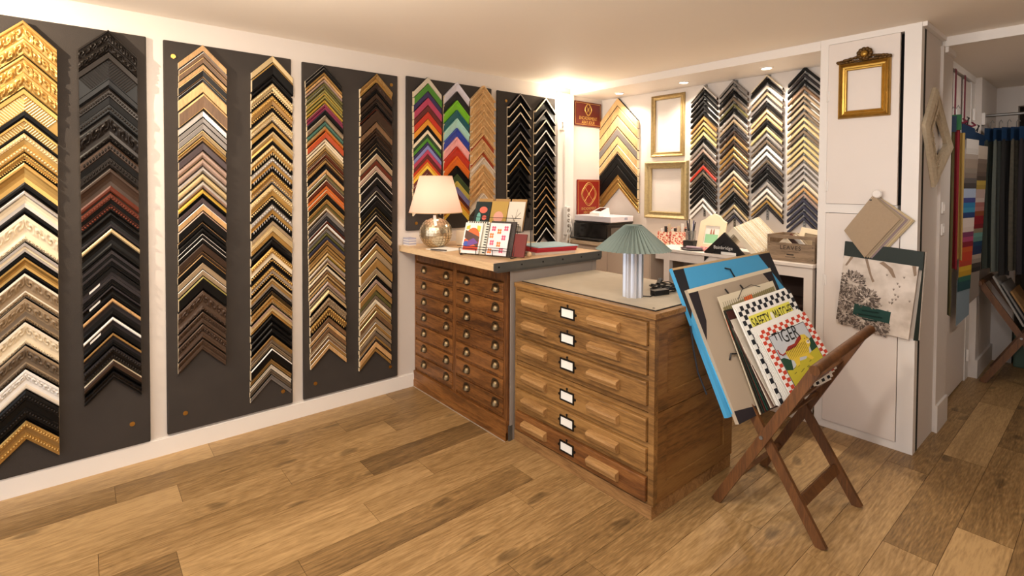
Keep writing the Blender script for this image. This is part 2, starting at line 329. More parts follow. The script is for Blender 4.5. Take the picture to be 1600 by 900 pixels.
def profile(style, w, nb):
    """points (d, height) from outer edge to inner lip, d along the wall, with the band of each segment"""
    h = min(.034, .010+.42*w)
    if style == 'f': pts = [(0, h*.88), (.13, h), (.94, h*.92), (1, h*.82)]
    elif style == 'r': pts = [(0, h*.45), (.1, h*.8), (.28, h), (.55, h*.98), (.8, h*.75), (1, h*.4)]
    elif style in 'sc': pts = [(0, h*.92), (.05, h), (.14, h), (.22, h*.78), (.38, h*.55), (.55, h*.46), (.74, h*.5), (.82, h*.62), (.93, h*.6), (1, h*.45)]
    elif style == 't': pts = [(0, h), (.22, h), (.24, h*.72), (.46, h*.72), (.48, h*.9), (.66, h*.9), (.68, h*.5), (.84, h*.5), (.86, h*.62), (1, h*.6)]
    elif style in 'bx': pts = [(0, h*.8), (.08, h), (.3, h), (.34, h*.7), (.6, h*.58), (.64, h*.7), (.9, h*.66), (1, h*.5)]
    elif style == 'l': pts = [(0, h), (.16, h), (.2, h*.72), (.75, h*.55), (.78, h*.7), (.92, h*.66), (1, h*.5)]
    elif style == 'C': h *= 1.15; pts = [(0, h*.95), (.04, h), (.08, h), (.12, h*.8), (.5, h*.72), (.54, h*.85), (.6, h*.8), (.92, h*.6), (.96, h*.66), (1, h*.5)]
    elif style == 'p': h = .024; pts = [(0, h), (.16, h), (.2, h*.6), (.86, h*.35), (1, h*.3)]
    elif style == 'n': h = .036; pts = [(0, h), (.15, h), (.16, h*.34), (.62, h*.3), (.64, h*.14), (1, h*.12)]
    elif style == 'd': h = .036; pts = [(0, h), (.16, h), (.17, .008), (1, .008)]
    elif style == 'h': h = .03; pts = [(0, h*.8), (.25, h), (.8, h), (1, h*.85)]
    return [(a*w, b) for a, b in pts]
def arms(mp, w2, hw, fn):
    for sg in (-1, 1): fn(sg)
def chevron(ax, u0, v0, hw, wv, bands, style, base, names, lab, cat, grp, w_fill=1.0, roll=0):
    """corner sample hung apex up. ax=0: on the left wall (u = Y, n = +X); ax=1: on the back wall (u = X, n = -Y)"""
    st = style[0]; wv *= w_fill
    pr = profile(st, wv, len(bands))
    P = (lambda u, v, n: (base+n, u, v)) if ax == 0 else (lambda u, v, n: (u, base-n, v))
    uniq = []
    edge = random.choice('CgSW') if st in 'fr' and ax == 0 and wv < .06 and random.random() < .4 and bands[0] in 'ToUbPuBAkRLOYlTKs' else None  # pale outer bevel on some samples: edge highlight put into the colour
    mats = []
    def mi(m):
        if m not in mats: mats.append(m)
        return mats.index(m)
    full = [(0, 0)]+pr+[(wv, 0)]
    if st == 'h': full = [(0, 0.004)]+pr+[(wv, .004)]
    n = len(full); vs = []
    lean = .0
    for k, du in enumerate((-hw, 0, hw)):
        for d, h in full: vs.append(P(u0+du, v0-d-abs(du), h))
    mb = MB(); mb.v = vs
    side = pm(bands[0]) if st in 'pnh' else pm('K')
    for i in range(n-1):
        mid = (full[i][0]+full[i+1][0])/2/wv
        if i == 0: m = side
        elif i == n-2: m = pm('K') if st == 'h' and bands[0] in 'KkBVuUsL' else (pm('K') if bands[-1] == 'K' else (pm('u') if st != 'n' else pm('N')))
        elif i == 1 and edge: m = pm(edge)
        else: m = pm(bands[min(len(bands)-1, int(mid*len(bands)))])
        if st == 'd' and i >= 2 and i < n-1: m = pm('K')
        q = mi(m)
        for k in (0, 1):
            a, b = k*n+i, (k+1)*n+i
            f = (a, a+1, b+1, b) if ax == 0 else (a, a+1, b+1, b)
            mb.f.append(list(f)); mb.m.append(q)
    back = mi(rawd)
    for k in (0, 1): mb.f.append([k*n, (k+1)*n, (k+2)*n-1, (k+1)*n-1]); mb.m.append(back)
    endm = mi(raw if (st in 'frsbxtcpnd') and bands[0] not in 'X' else rawd)
    mb.f.append(list(range(n))[::-1]); mb.m.append(endm); mb.f.append(list(range(2*n, 3*n))); mb.m.append(endm)
    loc = P(u0, v0-wv-hw, 0)
    o = mb.build('corner_sample' if ax == 0 else 'hanging_corner_sample', mats, None, loc)
    bm = bmesh.new(); bm.from_mesh(o.data); bmesh.ops.recalc_face_normals(bm, faces=bm.faces); bm.to_mesh(o.data); bm.free()
    tag(o, lab, cat, grp); o['_w'] = loc
    def hgt(t):
        d = t*wv
        for (a, x), (b, y) in zip(pr, pr[1:]):
            if a <= d <= b and b > a: return x+(y-x)*(d-a)/(b-a)
        return pr[-1][1]
    # relief parts
    if st in 'cC':
        g = MB(); big = st == 'C'; nu = 46 if wv > .08 else 34; nd = 13 if wv > .08 else 8
        rng = ((.13, .5), (.6, .93)) if big else ((.16, .55),) if wv < .1 else ((.1, .6), (.8, .97))
        ph = random.random()*6
        for (t0, t1) in rng:
            cell = (t1-t0)*wv*.7*1.15
            for sg in (-1, 1):
                b0 = len(g.v)
                for i in range(nu+1):
                    s_ = hw*i/nu
                    for j in range(nd+1):
                        t = t0+(t1-t0)*j/nd
                        ss = s_*1.414; ci = math.floor(ss/cell); x = (ss/cell-ci-.5)*2; y = (j/nd-.5)*2
                        if int(ci) % 2: y = -y
                        r = math.hypot(x*.9, y); an = math.atan2(y, x)
                        rel = .5+.5*math.cos(5.2*r-an*1.0-ph*0+1.1) if big else .5+.5*math.cos(7*r-an*2+1)
                        rel *= max(0, 1-(r/1.5)**4); rel = rel*.8+.2*abs(math.sin(9*x+3*y))
                        edge = min(1, 4*min(j/nd, 1-j/nd))
                        hh = hgt(t)+.0008+edge*rel*min(.011, .09*wv+.002)
                        g.v.append(P(u0+sg*s_, v0-t*wv-s_, hh))
                for i in range(nu):
                    for j in range(nd):
                        a = b0+i*(nd+1)+j; f = [a, a+1, a+nd+2, a+nd+1]
                        if (sg < 0) == (ax == 0): f = f[::-1]
                        g.f.append(f[::-1] if ax == 0 else f); g.m.append(0)
        g.build('carving', pm(bands[len(bands)//2 if len(bands) > 2 else 0]), o, smooth=60)
    if st in 'bx':
        g = MB(); rows = ((.19,), (.19, .77))[wv > .03]
        for t in rows:
            r = max(.0022, min(.0065, wv*.11)); step = r*(2.1 if st == 'b' else 2.6)
            k = int(hw*1.414/step)
            for sg in (-1, 1):
                for i in range(k):
                    s_ = (i+.5)*step/1.414
                    c = P(u0+sg*s_, v0-t*wv-s_, hgt(t))
                    sc = (1, 1, 1) if st == 'b' else ((1, .75, 1.5) if ax == 0 else (.75, 1, 1.5))
                    g.sph(c, r, 0, 6, 4, sc)
        c = bands[0] if bands[0] not in 'K' else 'X'
        g.build('beading', pm({'B': 'X', 'k': 'X'}.get(c, c)), o, smooth=70)['kind'] = 'stuff'
    if st == 'l':
        g = MB(); k = 15
        for sg in (-1, 1):
            for i in range(k):
                s_ = hw*(i+.5)/k
                a = P(u0+sg*s_, v0-.2*wv-s_, hgt(.2)+.001); e = P(u0+sg*max(.0, s_-.18*wv*0)-sg*0, v0-.74*wv-s_, hgt(.74)+.001)
                # rib runs square to the arm
                q = .26*wv; e = P(u0+sg*(s_-q if s_ > q else 0), v0-.2*wv-s_-q if s_ > q else v0-.2*wv-2*s_, hgt(.55)+.001)
                if bands[0] == 'X': MB().cyl(a, e, .0036, 7).build('rib', pm('X'), o, smooth=60)
                else: g.cyl(a, e, .0032, 6)
        if g.v: g.build('fluting', pm('g'), o, smooth=60)['kind'] = 'stuff'
    if style.endswith('*'):
        a = Vector(P(u0-hw*.78, v0-hw*.78-.32*wv, hgt(.3)+.0015)); e = Vector(P(u0-hw*.42, v0-hw*.42-.32*wv, hgt(.3)+.0015))
        dn = Vector(P(0, -.012, 0))-Vector(P(0, 0, 0))
        MB().poly([a, e, e+dn, a+dn]).build('price_sticker', stick, o)
    if st == 'h':
        MB().box(u0-.006, u0+.006, base-.012, base+.002, v0-wv-.016, v0-wv+.002).cyl((u0, base-.012, v0-wv-.008), (u0, base-.016, v0-wv-.008), .004, 8).build('hook', steel, o)
    return o
STY = {'f': 'flat', 'r': 'rounded', 's': 'scooped', 'c': 'carved', 'C': 'deeply carved', 't': 'stepped', 'b': 'beaded', 'x': 'rope-edged', 'l': 'fluted', 'p': 'painted', 'n': 'square-edged', 'd': 'deep tray-profile', 'h': 'narrow'}
def nth(i): return '%d%s' % (i, 'th' if 10 <= i % 100 <= 20 else {1: 'st', 2: 'nd', 3: 'rd'}.get(i % 10, 'th'))
WHERE = {'c1': ('the leftmost column', 'gilded corners at the left edge'), 'c2': ('the black column of the first board', 'black corners on the first board'),
 'c3': ('the left column, second board', 'left column of the second board'), 'c4': ('the right column, second board', 'right column of the second board'),
 'c5': ('the left column, third board', 'left column of the third board'), 'c6': ('the right column, third board', 'right column of the third board'),
 'c7': ('the painted column above the lamp', 'painted corners above the lamp'), 'c8': ('the bright painted column right of lamp', 'bright painted corners right of the lamp'),
 'c9': ('the bare wood column', 'bare wood corners behind the card rack'), 'c10': ('the left column, corner board', 'left column of the corner board'), 'c11': ('the last column before the bulbs', 'last column before the bulbs'),
 'b0': ('the big column over the printer', 'big corners over the printer'), 'b1': ('the hanging column nearest gilt frames', 'hanging column nearest the gilt frames'),
 'b2': ('the second hanging column, back wall', 'second hanging column of the back wall'), 'b3': ('the third hanging column, back wall', 'third hanging column of the back wall'), 'b4': ('the hanging column beside the cupboard', 'hanging column beside the cupboard')}
COLS={  # trailing dark bands: black lips, and shade between pieces put into the colour
 'c1':(-0.194,-0.208,'2255:G:C 2091:G:C 1936:GGK:l 1799:GGK:l 1730:gGG:b 1637:GGK:b 1591:GGGK:s 1459:SCSK:s 1347:C:c 1215:SCSKK:t 1145:GGGK:s 1069:wUw:c 951:Uu:c 838:wCC:c 726:UuU:c 613:WWw:c 512:KKK:b 368:GoGG:b',267),
 'c2':(0.120,0.124,'2272:XX:C 2159:XKK:l 1978:XKK:b 1842:KXK:c 1706:BKX:x 1572:BBR:s 1445:RKRK:b 1346:KKk:s 1264:gKKK:s 1153:kKkK:t 1067:KkK:t* 972:kKKK:s* 906:TkKK:s 810:WkKK:s* 727:okKK:s 657:kXX:b 588:BBK:r 528:KXK:c',484),
 'c3':(0.540,0.524,'2272:TTs:f 2233:WbK:f 2204:NbK:f 2165:bT:f 2136:NKT:f 2086:WK:f 2064:NNT:f 2000:NbN:f 1906:SSK:f 1867:SsK:f 1834:SsK:f 1795:gU:s 1762:GoB:s 1726:A:f 1680:P:r 1636:P:r 1593:S:r 1553:g:r 1510:SP:r 1467:YK:r 1416:A:f 1383:T:f 1340:PK:f 1278:TK:f 1250:K:r 1213:oK:f 1188:WK:f 1159:BB:f 1112:TB:f 1094:oK:f 1050:U:f 1010:U:f 974:lK:f 894:ZZ:c 774:ZZ:c 704:ZZ:c 620:ZZ:c',555),
 'c4':(0.905,0.886,'2271:g:f 2228:GKK:f 2147:K:r 2104:gK:b 2030:GoK:b 1933:gS:b 1871:GK:r 1813:gGK:s 1731:gGK:x 1657:SGK:x 1571:GoS:b 1493:gGK:b 1372:SGK:x 1271:UgG:t 1165:K:r 1110:GCK:b 996:GSK:b 922:goS:t 863:Ko:b 819:oGg:b 760:PgG:t 697:K:r 654:K:r 615:K:r 571:ou:c 520:U:b 492:WK:f 425:o:b 390:w:c 362:u:b 326:s:c',295),
 'c5':(1.219,1.242,'2264:SK:f 2244:SK:f 2219:oG:r 2198:T:r 2174:P:r 2153:L:r 2128:L:r 2108:l:r 2087:Yl:r 2067:lL:r 2042:Y:r 2017:gM:f 1996:M:f 1976:VK:f 1943:uU:r 1901:E:r 1872:oO:r 1835:Or:f 1790:C:r 1769:C:r 1748:g:r 1723:o:r 1707:b:r 1690:R:r 1669:b:r 1653:oB:r 1619:K:f 1595:T:r 1561:Lu:r 1524:R:f 1486:O:f 1461:oO:f 1436:oK:f 1399:Go:b 1365:Lo:b 1340:Cb:b 1315:s:b 1286:k:r 1257:R:r 1236:Wb:b 1206:s:b 1181:L:r 1156:V:f 1131:oB:b 1093:o:f 1072:o:r 1047:gY:r 1017:SP:r 984:gK:r 959:C:r 933:bo:r 908:gb:r 883:o:r 857:P:r 828:Us:r 807:gK:r 756:U:x 693:GoK:x 625:b:f 587:T:f 557:b:f 523:U:f 502:b:f 477:o:f 447:T:f',413),
 'c6':(1.578,1.570,'2257:oG:c 2195:BK:c 2124:B:f 2085:BK:x 2036:BR:x 2005:B:f 1926:b:f 1882:B:r 1855:B:r 1833:BX:b 1780:bK:f 1749:TK:f 1709:CU:f 1665:BR:f 1625:P:f 1589:kK:f 1545:kK:f 1487:k:f 1452:K:f 1420:WK:f 1385:K:f 1336:YK:f 1305:K:f 1282:CK:f 1238:oB:b 1207:gB:b 1158:bK:b 1086:oo:f 1037:U:f 984:o:f 912:U:f 872:K:f 836:P:f 805:o:f 755:L:f 724:u:f 697:C:f 670:o:f 643:o:f 616:b:f 567:U:f 535:o:f 504:U:f 473:u:f 441:o:f 419:B:f 401:T:f 356:o:f',329),
 'c7':(1.983,1.984,'2290:0:f 2243:1:f 2186:2:f 2139:3:f 2082:4:f 2035:5:f 1982:6:f 1935:K:f 1902:C:f 1873:7:f 1845:1:f 1812:2:f 1788:8:f 1755:3:f 1721:4:f 1688:5:f 1664:6:f 1640:9:f 1612:4:f 1583:R:f 1555:7:f 1526:E:f 1498:L:f 1469:u:f 1440:a:f 1412:w:f',1378),
 'c8':(2.247,2.249,'2286:v:p 2217:k:p 2148:c:p 2074:d:p 2009:e:p 1935:h:p 1866:i:p 1792:5:p 1717:j:p 1643:K:p 1578:m:p 1523:n:p 1479:8:p 1429:4:p 1394:6:p 1364:9:p',1324),
 'c9':(2.496,2.494,'2292:N:n 2230:N:n 2158:N:n 2097:N:n 2035:N:n 1974:N:n 1912:NrN:n 1845:N:n 1778:NrN:n 1716:w:n 1660:N:n 1598:N:n 1536:N:n 1489:N:n 1427:w:n',1365),
 'c10':(2.879,2.885,'2274:s:d 2193:C:d 2117:C:d 2030:V:d 1954:s:d 1872:T:d 1796:C:d 1714:G:d 1638:K:d 1572:K:d 1512:K:d 1452:K:d 1392:K:d',1326),
 'c11':(3.180,3.190,'2269:C:d 2168:s:d 2077:C:d 1986:W:d 1890:W:d 1793:s:d 1730:V:d 1662:L:d 1605:u:d 1548:u:d 1485:T:d 1417:T:d 1336:T:d 1268:C:d 1188:g:d 1119:W:d',1033),
 'b1':(1.120,1.124,'2327:S:h 2290:K:h 2248:K:h 2206:K:h 2164:K:h 2111:K:h 2069:o:h 2022:T:h 1985:l:h 1942:y:h 1890:K:h 1853:S:h 1800:P:h 1757:K:h 1715:B:h 1667:5:h 1615:u:h 1572:K:h 1530:K:h 1482:K:h 1434:K:h 1397:W:h 1349:W:h',1302),
 'b2':(1.371,1.392,'2336:s:h 2291:s:h 2251:K:h 2200:u:h 2150:L:h 2110:K:h 2069:S:h 2024:U:h 1979:k:h 1933:B:h 1893:o:h 1848:B:h 1807:G:h 1757:G:h 1711:b:h 1666:k:h 1620:C:h 1575:T:h 1530:G:h 1484:U:h 1439:K:h 1403:K:h 1353:g:h 1312:S:h 1272:V:h',1231),
 'b3':(1.628,1.644,'2335:C:h 2307:K:h 2254:w:h 2206:U:h 2158:s:h 2120:K:h 2072:N:h 2029:T:h 1986:K:h 1942:y:h 1894:S:h 1846:u:h 1803:W:h 1755:W:h 1698:u:h 1659:k:h 1621:K:h 1582:K:h 1529:S:h 1481:W:h 1433:C:h 1395:G:h 1356:k:h',1313),
 'b4':(1.890,1.901,'2348:K:h 2302:k:h 2257:K:h 2212:b:h 2162:U:h 2121:u:h 2080:U:h 2030:u:h 1989:g:h 1944:g:h 1898:u:h 1853:y:h 1807:y:h 1766:y:h 1716:g:h 1666:S:h 1625:S:h 1584:S:h 1534:C:h 1488:T:h 1447:P:h 1410:V:h 1365:V:h 1319:V:h 1278:V:h',1237),
 'b0':(0.220,0.230,'2334:NNu:f 2255:NTu:f 2163:NNu:f 2052:Ts:f 1967:TNu:f 1887:CNu:f 1813:NK:f 1764:KK:f 1690:KK:f 1598:GG:s 1555:GG:s 1518:GG:s',1469),
}

for key, (ua, ub, data, vend) in COLS.items():
    items = [t.split(':') for t in data.split()]; N_ = len(items)
    vs = [int(t[0])/1000 for t in items]+[vend/1000]
    ax = 0 if key[0] == 'c' else 1
    hw = {'b0': .236, 'b1': .116, 'b2': .114, 'b3': .115, 'b4': .11, 'c10': .122, 'c11': .122}.get(key, .117)
    for i, (v, bands, st) in enumerate(items):
        wv = vs[i]-vs[i+1]; u = ua+(ub-ua)*i/max(1, N_-1)
        jit = 0 if key in ('c1', 'c2') else random.uniform(-.0022, .0022)
        fill = (.87 if key in ('c3', 'c4', 'c5', 'c6') else .93) if st in 'frsbxt' else .96
        base = .0205 if ax == 0 else 3.9985
        b2 = bands[0]; word = PAL[b2][0]
        if len(bands) > 1 and bands[1] != b2 and bands[1] in PAL: word += ' and '+PAL[bands[1]][0] if len(word.split())+len(PAL[bands[1]][0].split()) < 3 else ''
        if ax == 1 and key != 'b0': wv = min(wv, .05); fill = .56; base = 3.985
        where, grp = WHERE[key]
        pos = 'top of' if i == 0 else 'bottom of' if i == N_-1 else nth(i+1)+' down in'
        lab = '%s %s corner sample, %s %s' % (word, STY[st[0]], pos, where)
        chevron(ax, u+jit, vs[i], hw, wv, bands, st, base, None, lab, 'frame sample' if ax == 0 else 'hanging sample', grp, fill)
for u, z0, lab in ((1.122, 1.24, 'grey metal hanging strip behind the column nearest the gilt frames'), (1.382, 1.16, 'grey metal hanging strip of the second hanging column'),
                   (1.636, 1.24, 'grey metal hanging strip of the third hanging column'), (1.896, 1.13, 'grey metal hanging strip beside the white cupboard')):
    h = MB().box(u-.008, u+.008, 3.990, 3.9995, z0, 2.335)
    k = z0+.02
    while k < 2.32: h.box(u-.003, u+.003, 3.9895, 3.9905, k, k+.008, 1); k += .02
    tag(h.build('hanging_strip', [steel, darkgap]), lab, 'wall strip', 'sample hanging strips')

# ------------------------------------------------------------------ drawer cabinet under the counter
oakd = wood('dark_oak', srgb(70, 40, 18), srgb(142, 92, 46), 0, 1.6, .38, c2=srgb(108, 66, 30))
oakdv = wood('dark_oak_upright', srgb(66, 38, 18), srgb(130, 82, 40), 2, 1.6, .4, c2=srgb(100, 60, 28))
dc = thing('drawer_cabinet', 'dark oak cabinet of fourteen small drawers under the pale counter', 'cabinet', (.55, 1.9, 0))
b = MB(); b.box(.004, 1.084, 1.925, 2.55, .02, 1.012)
b.build('body', oakdv, dc)
fr = MB(); Z0, ZP = .135, .1143
for x0, x1 in ((.004, .02), (.516, .556), (1.052, 1.086)): fr.box(x0, x1, 1.898, 1.926, .115, 1.012)
fr.box(.02, .516, 1.9, 1.926, .935, 1.012).box(.556, 1.052, 1.9, 1.926, .935, 1.012)
for k in range(7):
    z = Z0+k*ZP
    for x0, x1 in ((.02, .516), (.556, 1.052)): fr.box(x0, x1, 1.903, 1.926, z-.012, z+.004)
fr.build('front_frame', oakdv, dc)
MB().box(.004, 1.088, 1.886, 1.926, .004, .118, 0, .004).box(.004, 1.088, 1.882, 1.9, .004, .05).build('plinth', oakd, dc)
MB().box(.004, 1.088, 1.8795, 1.8815, .0, .004).build('floor_seal', mat('sealant', srgb(170, 158, 144), .7), dc)
for ci, (x0, x1) in enumerate(((.023, .513), (.559, 1.049))):
    for k in range(7):
        z = Z0+k*ZP
        d = MB().bbox(x0, x1, 1.893, 1.924, z+.006, z+ZP-.014, 0, .004).build('drawer', oakd, dc)
        for fx in (.255, .86):
            x = x0+(x1-x0)*fx; zc = z+ZP*.55
            p = MB(); n = 10
            # half-dome cup pull with a back plate
            vs = []
            for i in range(6):
                el = math.pi/2*i/5
                for j in range(n+1):
                    az = math.pi*j/n
                    vs.append((x-.029*math.cos(az)*math.cos(el), 1.893-.028*math.sin(az)*math.cos(el), zc-.016+.036*math.sin(el)))
            p.add(vs, [(i*(n+1)+j, i*(n+1)+j+1, (i+1)*(n+1)+j+1, (i+1)*(n+1)+j) for i in range(5) for j in range(n)])
            p.add([(x+.038*math.cos(2*math.pi*q/16), 1.8918, zc-.001+.030*math.sin(2*math.pi*q/16)) for q in range(16)], [tuple(range(16))], 1)
            p.build('cup_pull', [brassd, mat('aged_plate', srgb(70, 54, 36), .45, .6)], d, smooth=60)
# counter top
lam = wood('pale_laminate', srgb(206, 170, 128), srgb(232, 200, 158), 0, 1.4, .4)
ct = thing('worktop', 'pale wood counter top edged with grey steel at its right end', 'worktop', (.56, 2.2, 1.013))
MB().bbox(.002, 1.118, 1.768, 2.68, 1.014, 1.056, 0, .0015).build('slab', lam, ct)
MB().box(1.1185, 1.127, 1.767, 2.682, 1.012, 1.0575).box(1.09, 1.1185, 1.80, 2.682, 1.0, 1.0135).build('steel_edge', zinc, ct)
for y in (1.80, 1.97, 2.14, 2.31, 2.48, 2.65): MB().cyl((1.127, y, 1.034), (1.1285, y, 1.034), .0055, 10).build('screw', blackm, ct)
sp = MB().box(1.088, 1.094, 1.915, 2.66, 0, 1.0).box(1.088, 1.097, 1.905, 1.93, 0, .09, 1).box(1.094, 1.098, 1.91, 1.93, .09, 1.0).box(1.094, 1.098, 2.62, 2.66, .09, 1.0)
tag(sp.build('counter_support', [mat('grey_painted_panel', srgb(150, 140, 132), .6, var=.06), zinc]), 'grey painted side panel carrying the counter, beside the plan chest', 'panel')

# ------------------------------------------------------------------ plan chest
oak = wood('mid_oak', srgb(96, 66, 32), srgb(158, 117, 66), 0, 1.5, .42, c2=srgb(128, 91, 48))
oakr = wood('red_oak', srgb(92, 54, 25), srgb(146, 96, 50), 0, 1.5, .42, c2=srgb(118, 74, 36))
oaky = wood('oak_side', srgb(84, 57, 28), srgb(140, 101, 54), 1, 1.4, .45, c2=srgb(122, 82, 40))
oakp = wood('oak_handle', srgb(134, 96, 54), srgb(184, 142, 90), 0, 3, .5)
lino = mat('grey_linoleum', srgb(176, 162, 140), .55, var=.12, vscale=12)
X0, X1, YF, YB = 1.142, 2.055, 1.945, 2.655
X0 = 1.100
pc = thing('plan_chest', 'oak plan chest with six wide shallow drawers and white label cards', 'chest', (1.6, 2.3, 0))
body = MB(); body.box(X0, X1-.012, YF+.012, YB-.01, .07, .905)
body.build('body', oaky, pc)
fr = MB()
for x0, x1 in ((X0, X0+.018), (X1-.03, X1)): fr.box(x0, x1, YF, YF+.03, .06, .905)
for z0, z1 in ((.06, .072), (.187, .208), (.319, .342), (.455, .476), (.48, .507), (.622, .645), (.759, .778), (.89, .906)): fr.box(X0+.018, X1-.03, YF+.002, YF+.03, z0, z1)
fr.build('front_frame', oak, pc)
s = MB()   # right side: two framed panels, upper and lower unit
for z0, z1 in ((.07, .476), (.48, .905)):
    s.box(X1-.012, X1, YF+.03, YF+.10, z0, z1).box(X1-.012, X1, YB-.085, YB, z0, z1).box(X1-.012, X1, YF+.10, YB-.085, z0, z0+.075).box(X1-.012, X1, YF+.10, YB-.085, z1-.06, z1)
    s.box(X1-.02, X1-.008, YF+.10, YB-.085, z0+.075, z1-.06)
s.build('side_frame', oaky, pc)
MB().box(X0, X1-.006, YF-.004, YB, 0, .062, 0, .003).build('plinth', wood('worn_oak', srgb(112, 76, 40), srgb(170, 128, 78), 0, 1.6, .6), pc)
MB().bbox(X0-.003, X1+.008, YF-.008, YB+.006, .905, .93, 0, .003).build('top', oak, pc)
MB().box(X0+.012, X1-.03, YF+.045, YB-.03, .93, .9335).build('top_inlay', lino, pc)
MB().box(X0+.012, X1-.03, YF+.038, YF+.045, .93, .9337).box(X1-.03, X1-.023, YF+.038, YB-.03, .93, .9337).cyl((X1-.06, YF+.075, .9335), (X1-.06, YF+.075, .9345), .006, 8).build('inlay_edge', darkgap, pc)
for k, (z0, z1) in enumerate(((.780, .888), (.647, .757), (.510, .620), (.346, .453), (.210, .317), (.074, .185))):
    d = MB().bbox(X0+.021, X1-.033, YF-.016, YF+.025, z0, z1, 0, .006).build('drawer', oakr if k == 5 else oak, pc)
    zc = (z0+z1)/2
    for xa, xb in ((1.20, 1.388), (1.69, 1.876)):
        h = MB(); y = YF-.016
        prof = [(0, -.027), (-.020, -.020), (-.030, .004), (-.027, .016), (0, .024)]
        h.add([(xa, y+a, zc+q) for a, q in prof]+[(xb, y+a, zc+q) for a, q in prof], [(i, i+1, 6+i, 5+i) for i in range(4)]+[(0, 4, 3, 2, 1)[::-1], (5, 6, 7, 8, 9)[::-1]])
        h.build('handle', oakp, d)
    h = MB(); x = 1.538; y = YF-.0165
    h.box(x-.05, x+.05, y-.005, y, zc-.029, zc-.021).box(x-.05, x+.05, y-.005, y, zc+.021, zc+.029).box(x-.05, x-.042, y-.005, y, zc-.021, zc+.021).box(x+.042, x+.05, y-.005, y, zc-.021, zc+.021)
    h.cyl((x, y-.004, zc+.040), (x, y, zc+.040), .006, 8).box(x-.003, x+.003, y-.003, y, zc+.029, zc+.040).cyl((x+.056, y-.003, zc), (x+.056, y, zc), .007, 8).cyl((x-.056, y-.003, zc), (x-.056, y, zc), .007, 8)
    h.box(x-.042, x+.042, y-.003, y-.0005, zc-.021, zc+.021, 1)
    h.build('label_holder', [blackm, paper], d)

# ------------------------------------------------------------------ pleated lamp, cable on the plan chest
gl = thing('pleated_lamp', 'small table lamp with pleated grey-green shade and fluted metal column', 'lamp', (1.78, 2.15, .9335))
n = 16
col = MB(); c = (1.78, 2.15, .9335)
col.lathe(c, [(.052, 0), (.052, .255)], n*2, 0, True, lambda k, i: 1.0 if k % 4 < 2 else .80)
col.build('fluted_column', mat('brushed_aluminium', srgb(206, 208, 216), .32, .55), gl)
sh = MB(); np_ = 88
sh.lathe(c, [(.19, .240), (.047, .362)], np_, 0, False, lambda k, i: (1.0 if k % 2 else (.90 if i == 0 else .74)))
sh.lathe(c, [(.187, .240), (.044, .362)], np_, 0, False, lambda k, i: (1.0 if k % 2 else (.90 if i == 0 else .74)))
sh.build('pleated_shade', mat('grey_green_card', srgb(112, 124, 116), .8), gl)
MB().lathe(c, [(.042, .360), (.042, .366)], 24).build('top_ring', mat('grey_green_card', srgb(112, 124, 116), .8), gl)
cb = MB(); pts = []
for i in range(70):
    a = i*.62; r = .052+.02*math.sin(i*1.7)
    pts.append((1.79+r*math.cos(a)*1.15, 2.42+r*math.sin(a)*1.25, .942+.016*(i/70)+.008*math.sin(i*.9)))
cb.tube(pts, .0032, 6)
cb.tube([(1.82, 2.18, .938), (1.85, 2.20, .938), (1.835, 2.24, .938), (1.825, 2.255, .942)], .0032, 6)
cable = cb.build('lamp_cable', black, None, smooth=60); tag(cable, 'coiled black lamp cable lying on the plan chest', 'cable')
q = MB(); q.obox((1.815, 2.25, .934), (.035, -.012, 0), (.02, .10, 0), (0, 0, .026)); q.build('switch_box', black, cable)
q = MB(); q.cyl((1.76, 2.40, .962), (1.745, 2.44, .978), .011, 10, 0, .015).cyl((1.745, 2.445, .98), (1.741, 2.46, .985), .002, 6).cyl((1.755, 2.445, .977), (1.752, 2.46, .982), .002, 6).build('plug', black, cable)

# ------------------------------------------------------------------ lit lamp on the counter
lx, ly, lz = .248, 1.928, 1.056
tl = thing('table_lamp', 'lit table lamp with cream shade and mosaic mirrored globe base', 'lamp', (lx, ly, lz))
prof = [(.045, 0)]+[(.112*math.sin(math.pi*(.12+.80*i/14)), .108-.108*math.cos(math.pi*(.12+.80*i/14))*1.0-.008) for i in range(15)]
g = MB(); g.lathe((lx, ly, lz), prof, 28)
mosaic = mat('mirror_mosaic', srgb(214, 200, 174), .24, .9, var=.2, vscale=60)
g.build('globe_base', mosaic, tl)
g = MB()
for i in range(2, 13):
    r, z = (prof[i][0]+prof[i+1][0])/2, (prof[i][1]+prof[i+1][1])/2
    nn = max(10, int(2*math.pi*r/.0235))
    for k in range(nn):
        a = 2*math.pi*k/nn; nv = Vector((math.cos(a)*r/.11, math.sin(a)*r/.11, (z-.105)/.11)).normalized()
        t = Vector((-math.sin(a), math.cos(a), 0)); bb = nv.cross(t); cc = Vector((lx+r*math.cos(a), ly+r*math.sin(a), lz+z))+nv*random.uniform(-.0005, .0015)
        tt = (nv+Vector((random.uniform(-.12, .12),)*3)).normalized()
        g.obox(cc-t*.0095-bb*.008, t*.019, bb*.016, nv*.003+(tt-nv)*.004)
g.build('mosaic_tiles', mosaic, tl)['kind'] = 'stuff'
MB().cyl((lx, ly, lz+.205), (lx, ly, lz+.25), .016, 14).cyl((lx, ly, lz+.20), (lx, ly, lz+.208), .03, 18).build('neck', brassd, tl)
shade_m, nn_, pp = nt('lamp_shade_fabric'); pp.inputs['Base Color'].default_value = srgb(238, 210, 192)
tr = nn_.nodes.new('ShaderNodeBsdfTranslucent'); tr.inputs[0].default_value = srgb(250, 218, 200); mx = nn_.nodes.new('ShaderNodeMixShader'); mx.inputs[0].default_value = .55
nn_.links.new(pp.outputs[0], mx.inputs[1]); nn_.links.new(tr.outputs[0], mx.inputs[2]); nn_.links.new(mx.outputs[0], nn_.nodes['Material Output'].inputs[0]); pp.inputs['Roughness'].default_value = .9
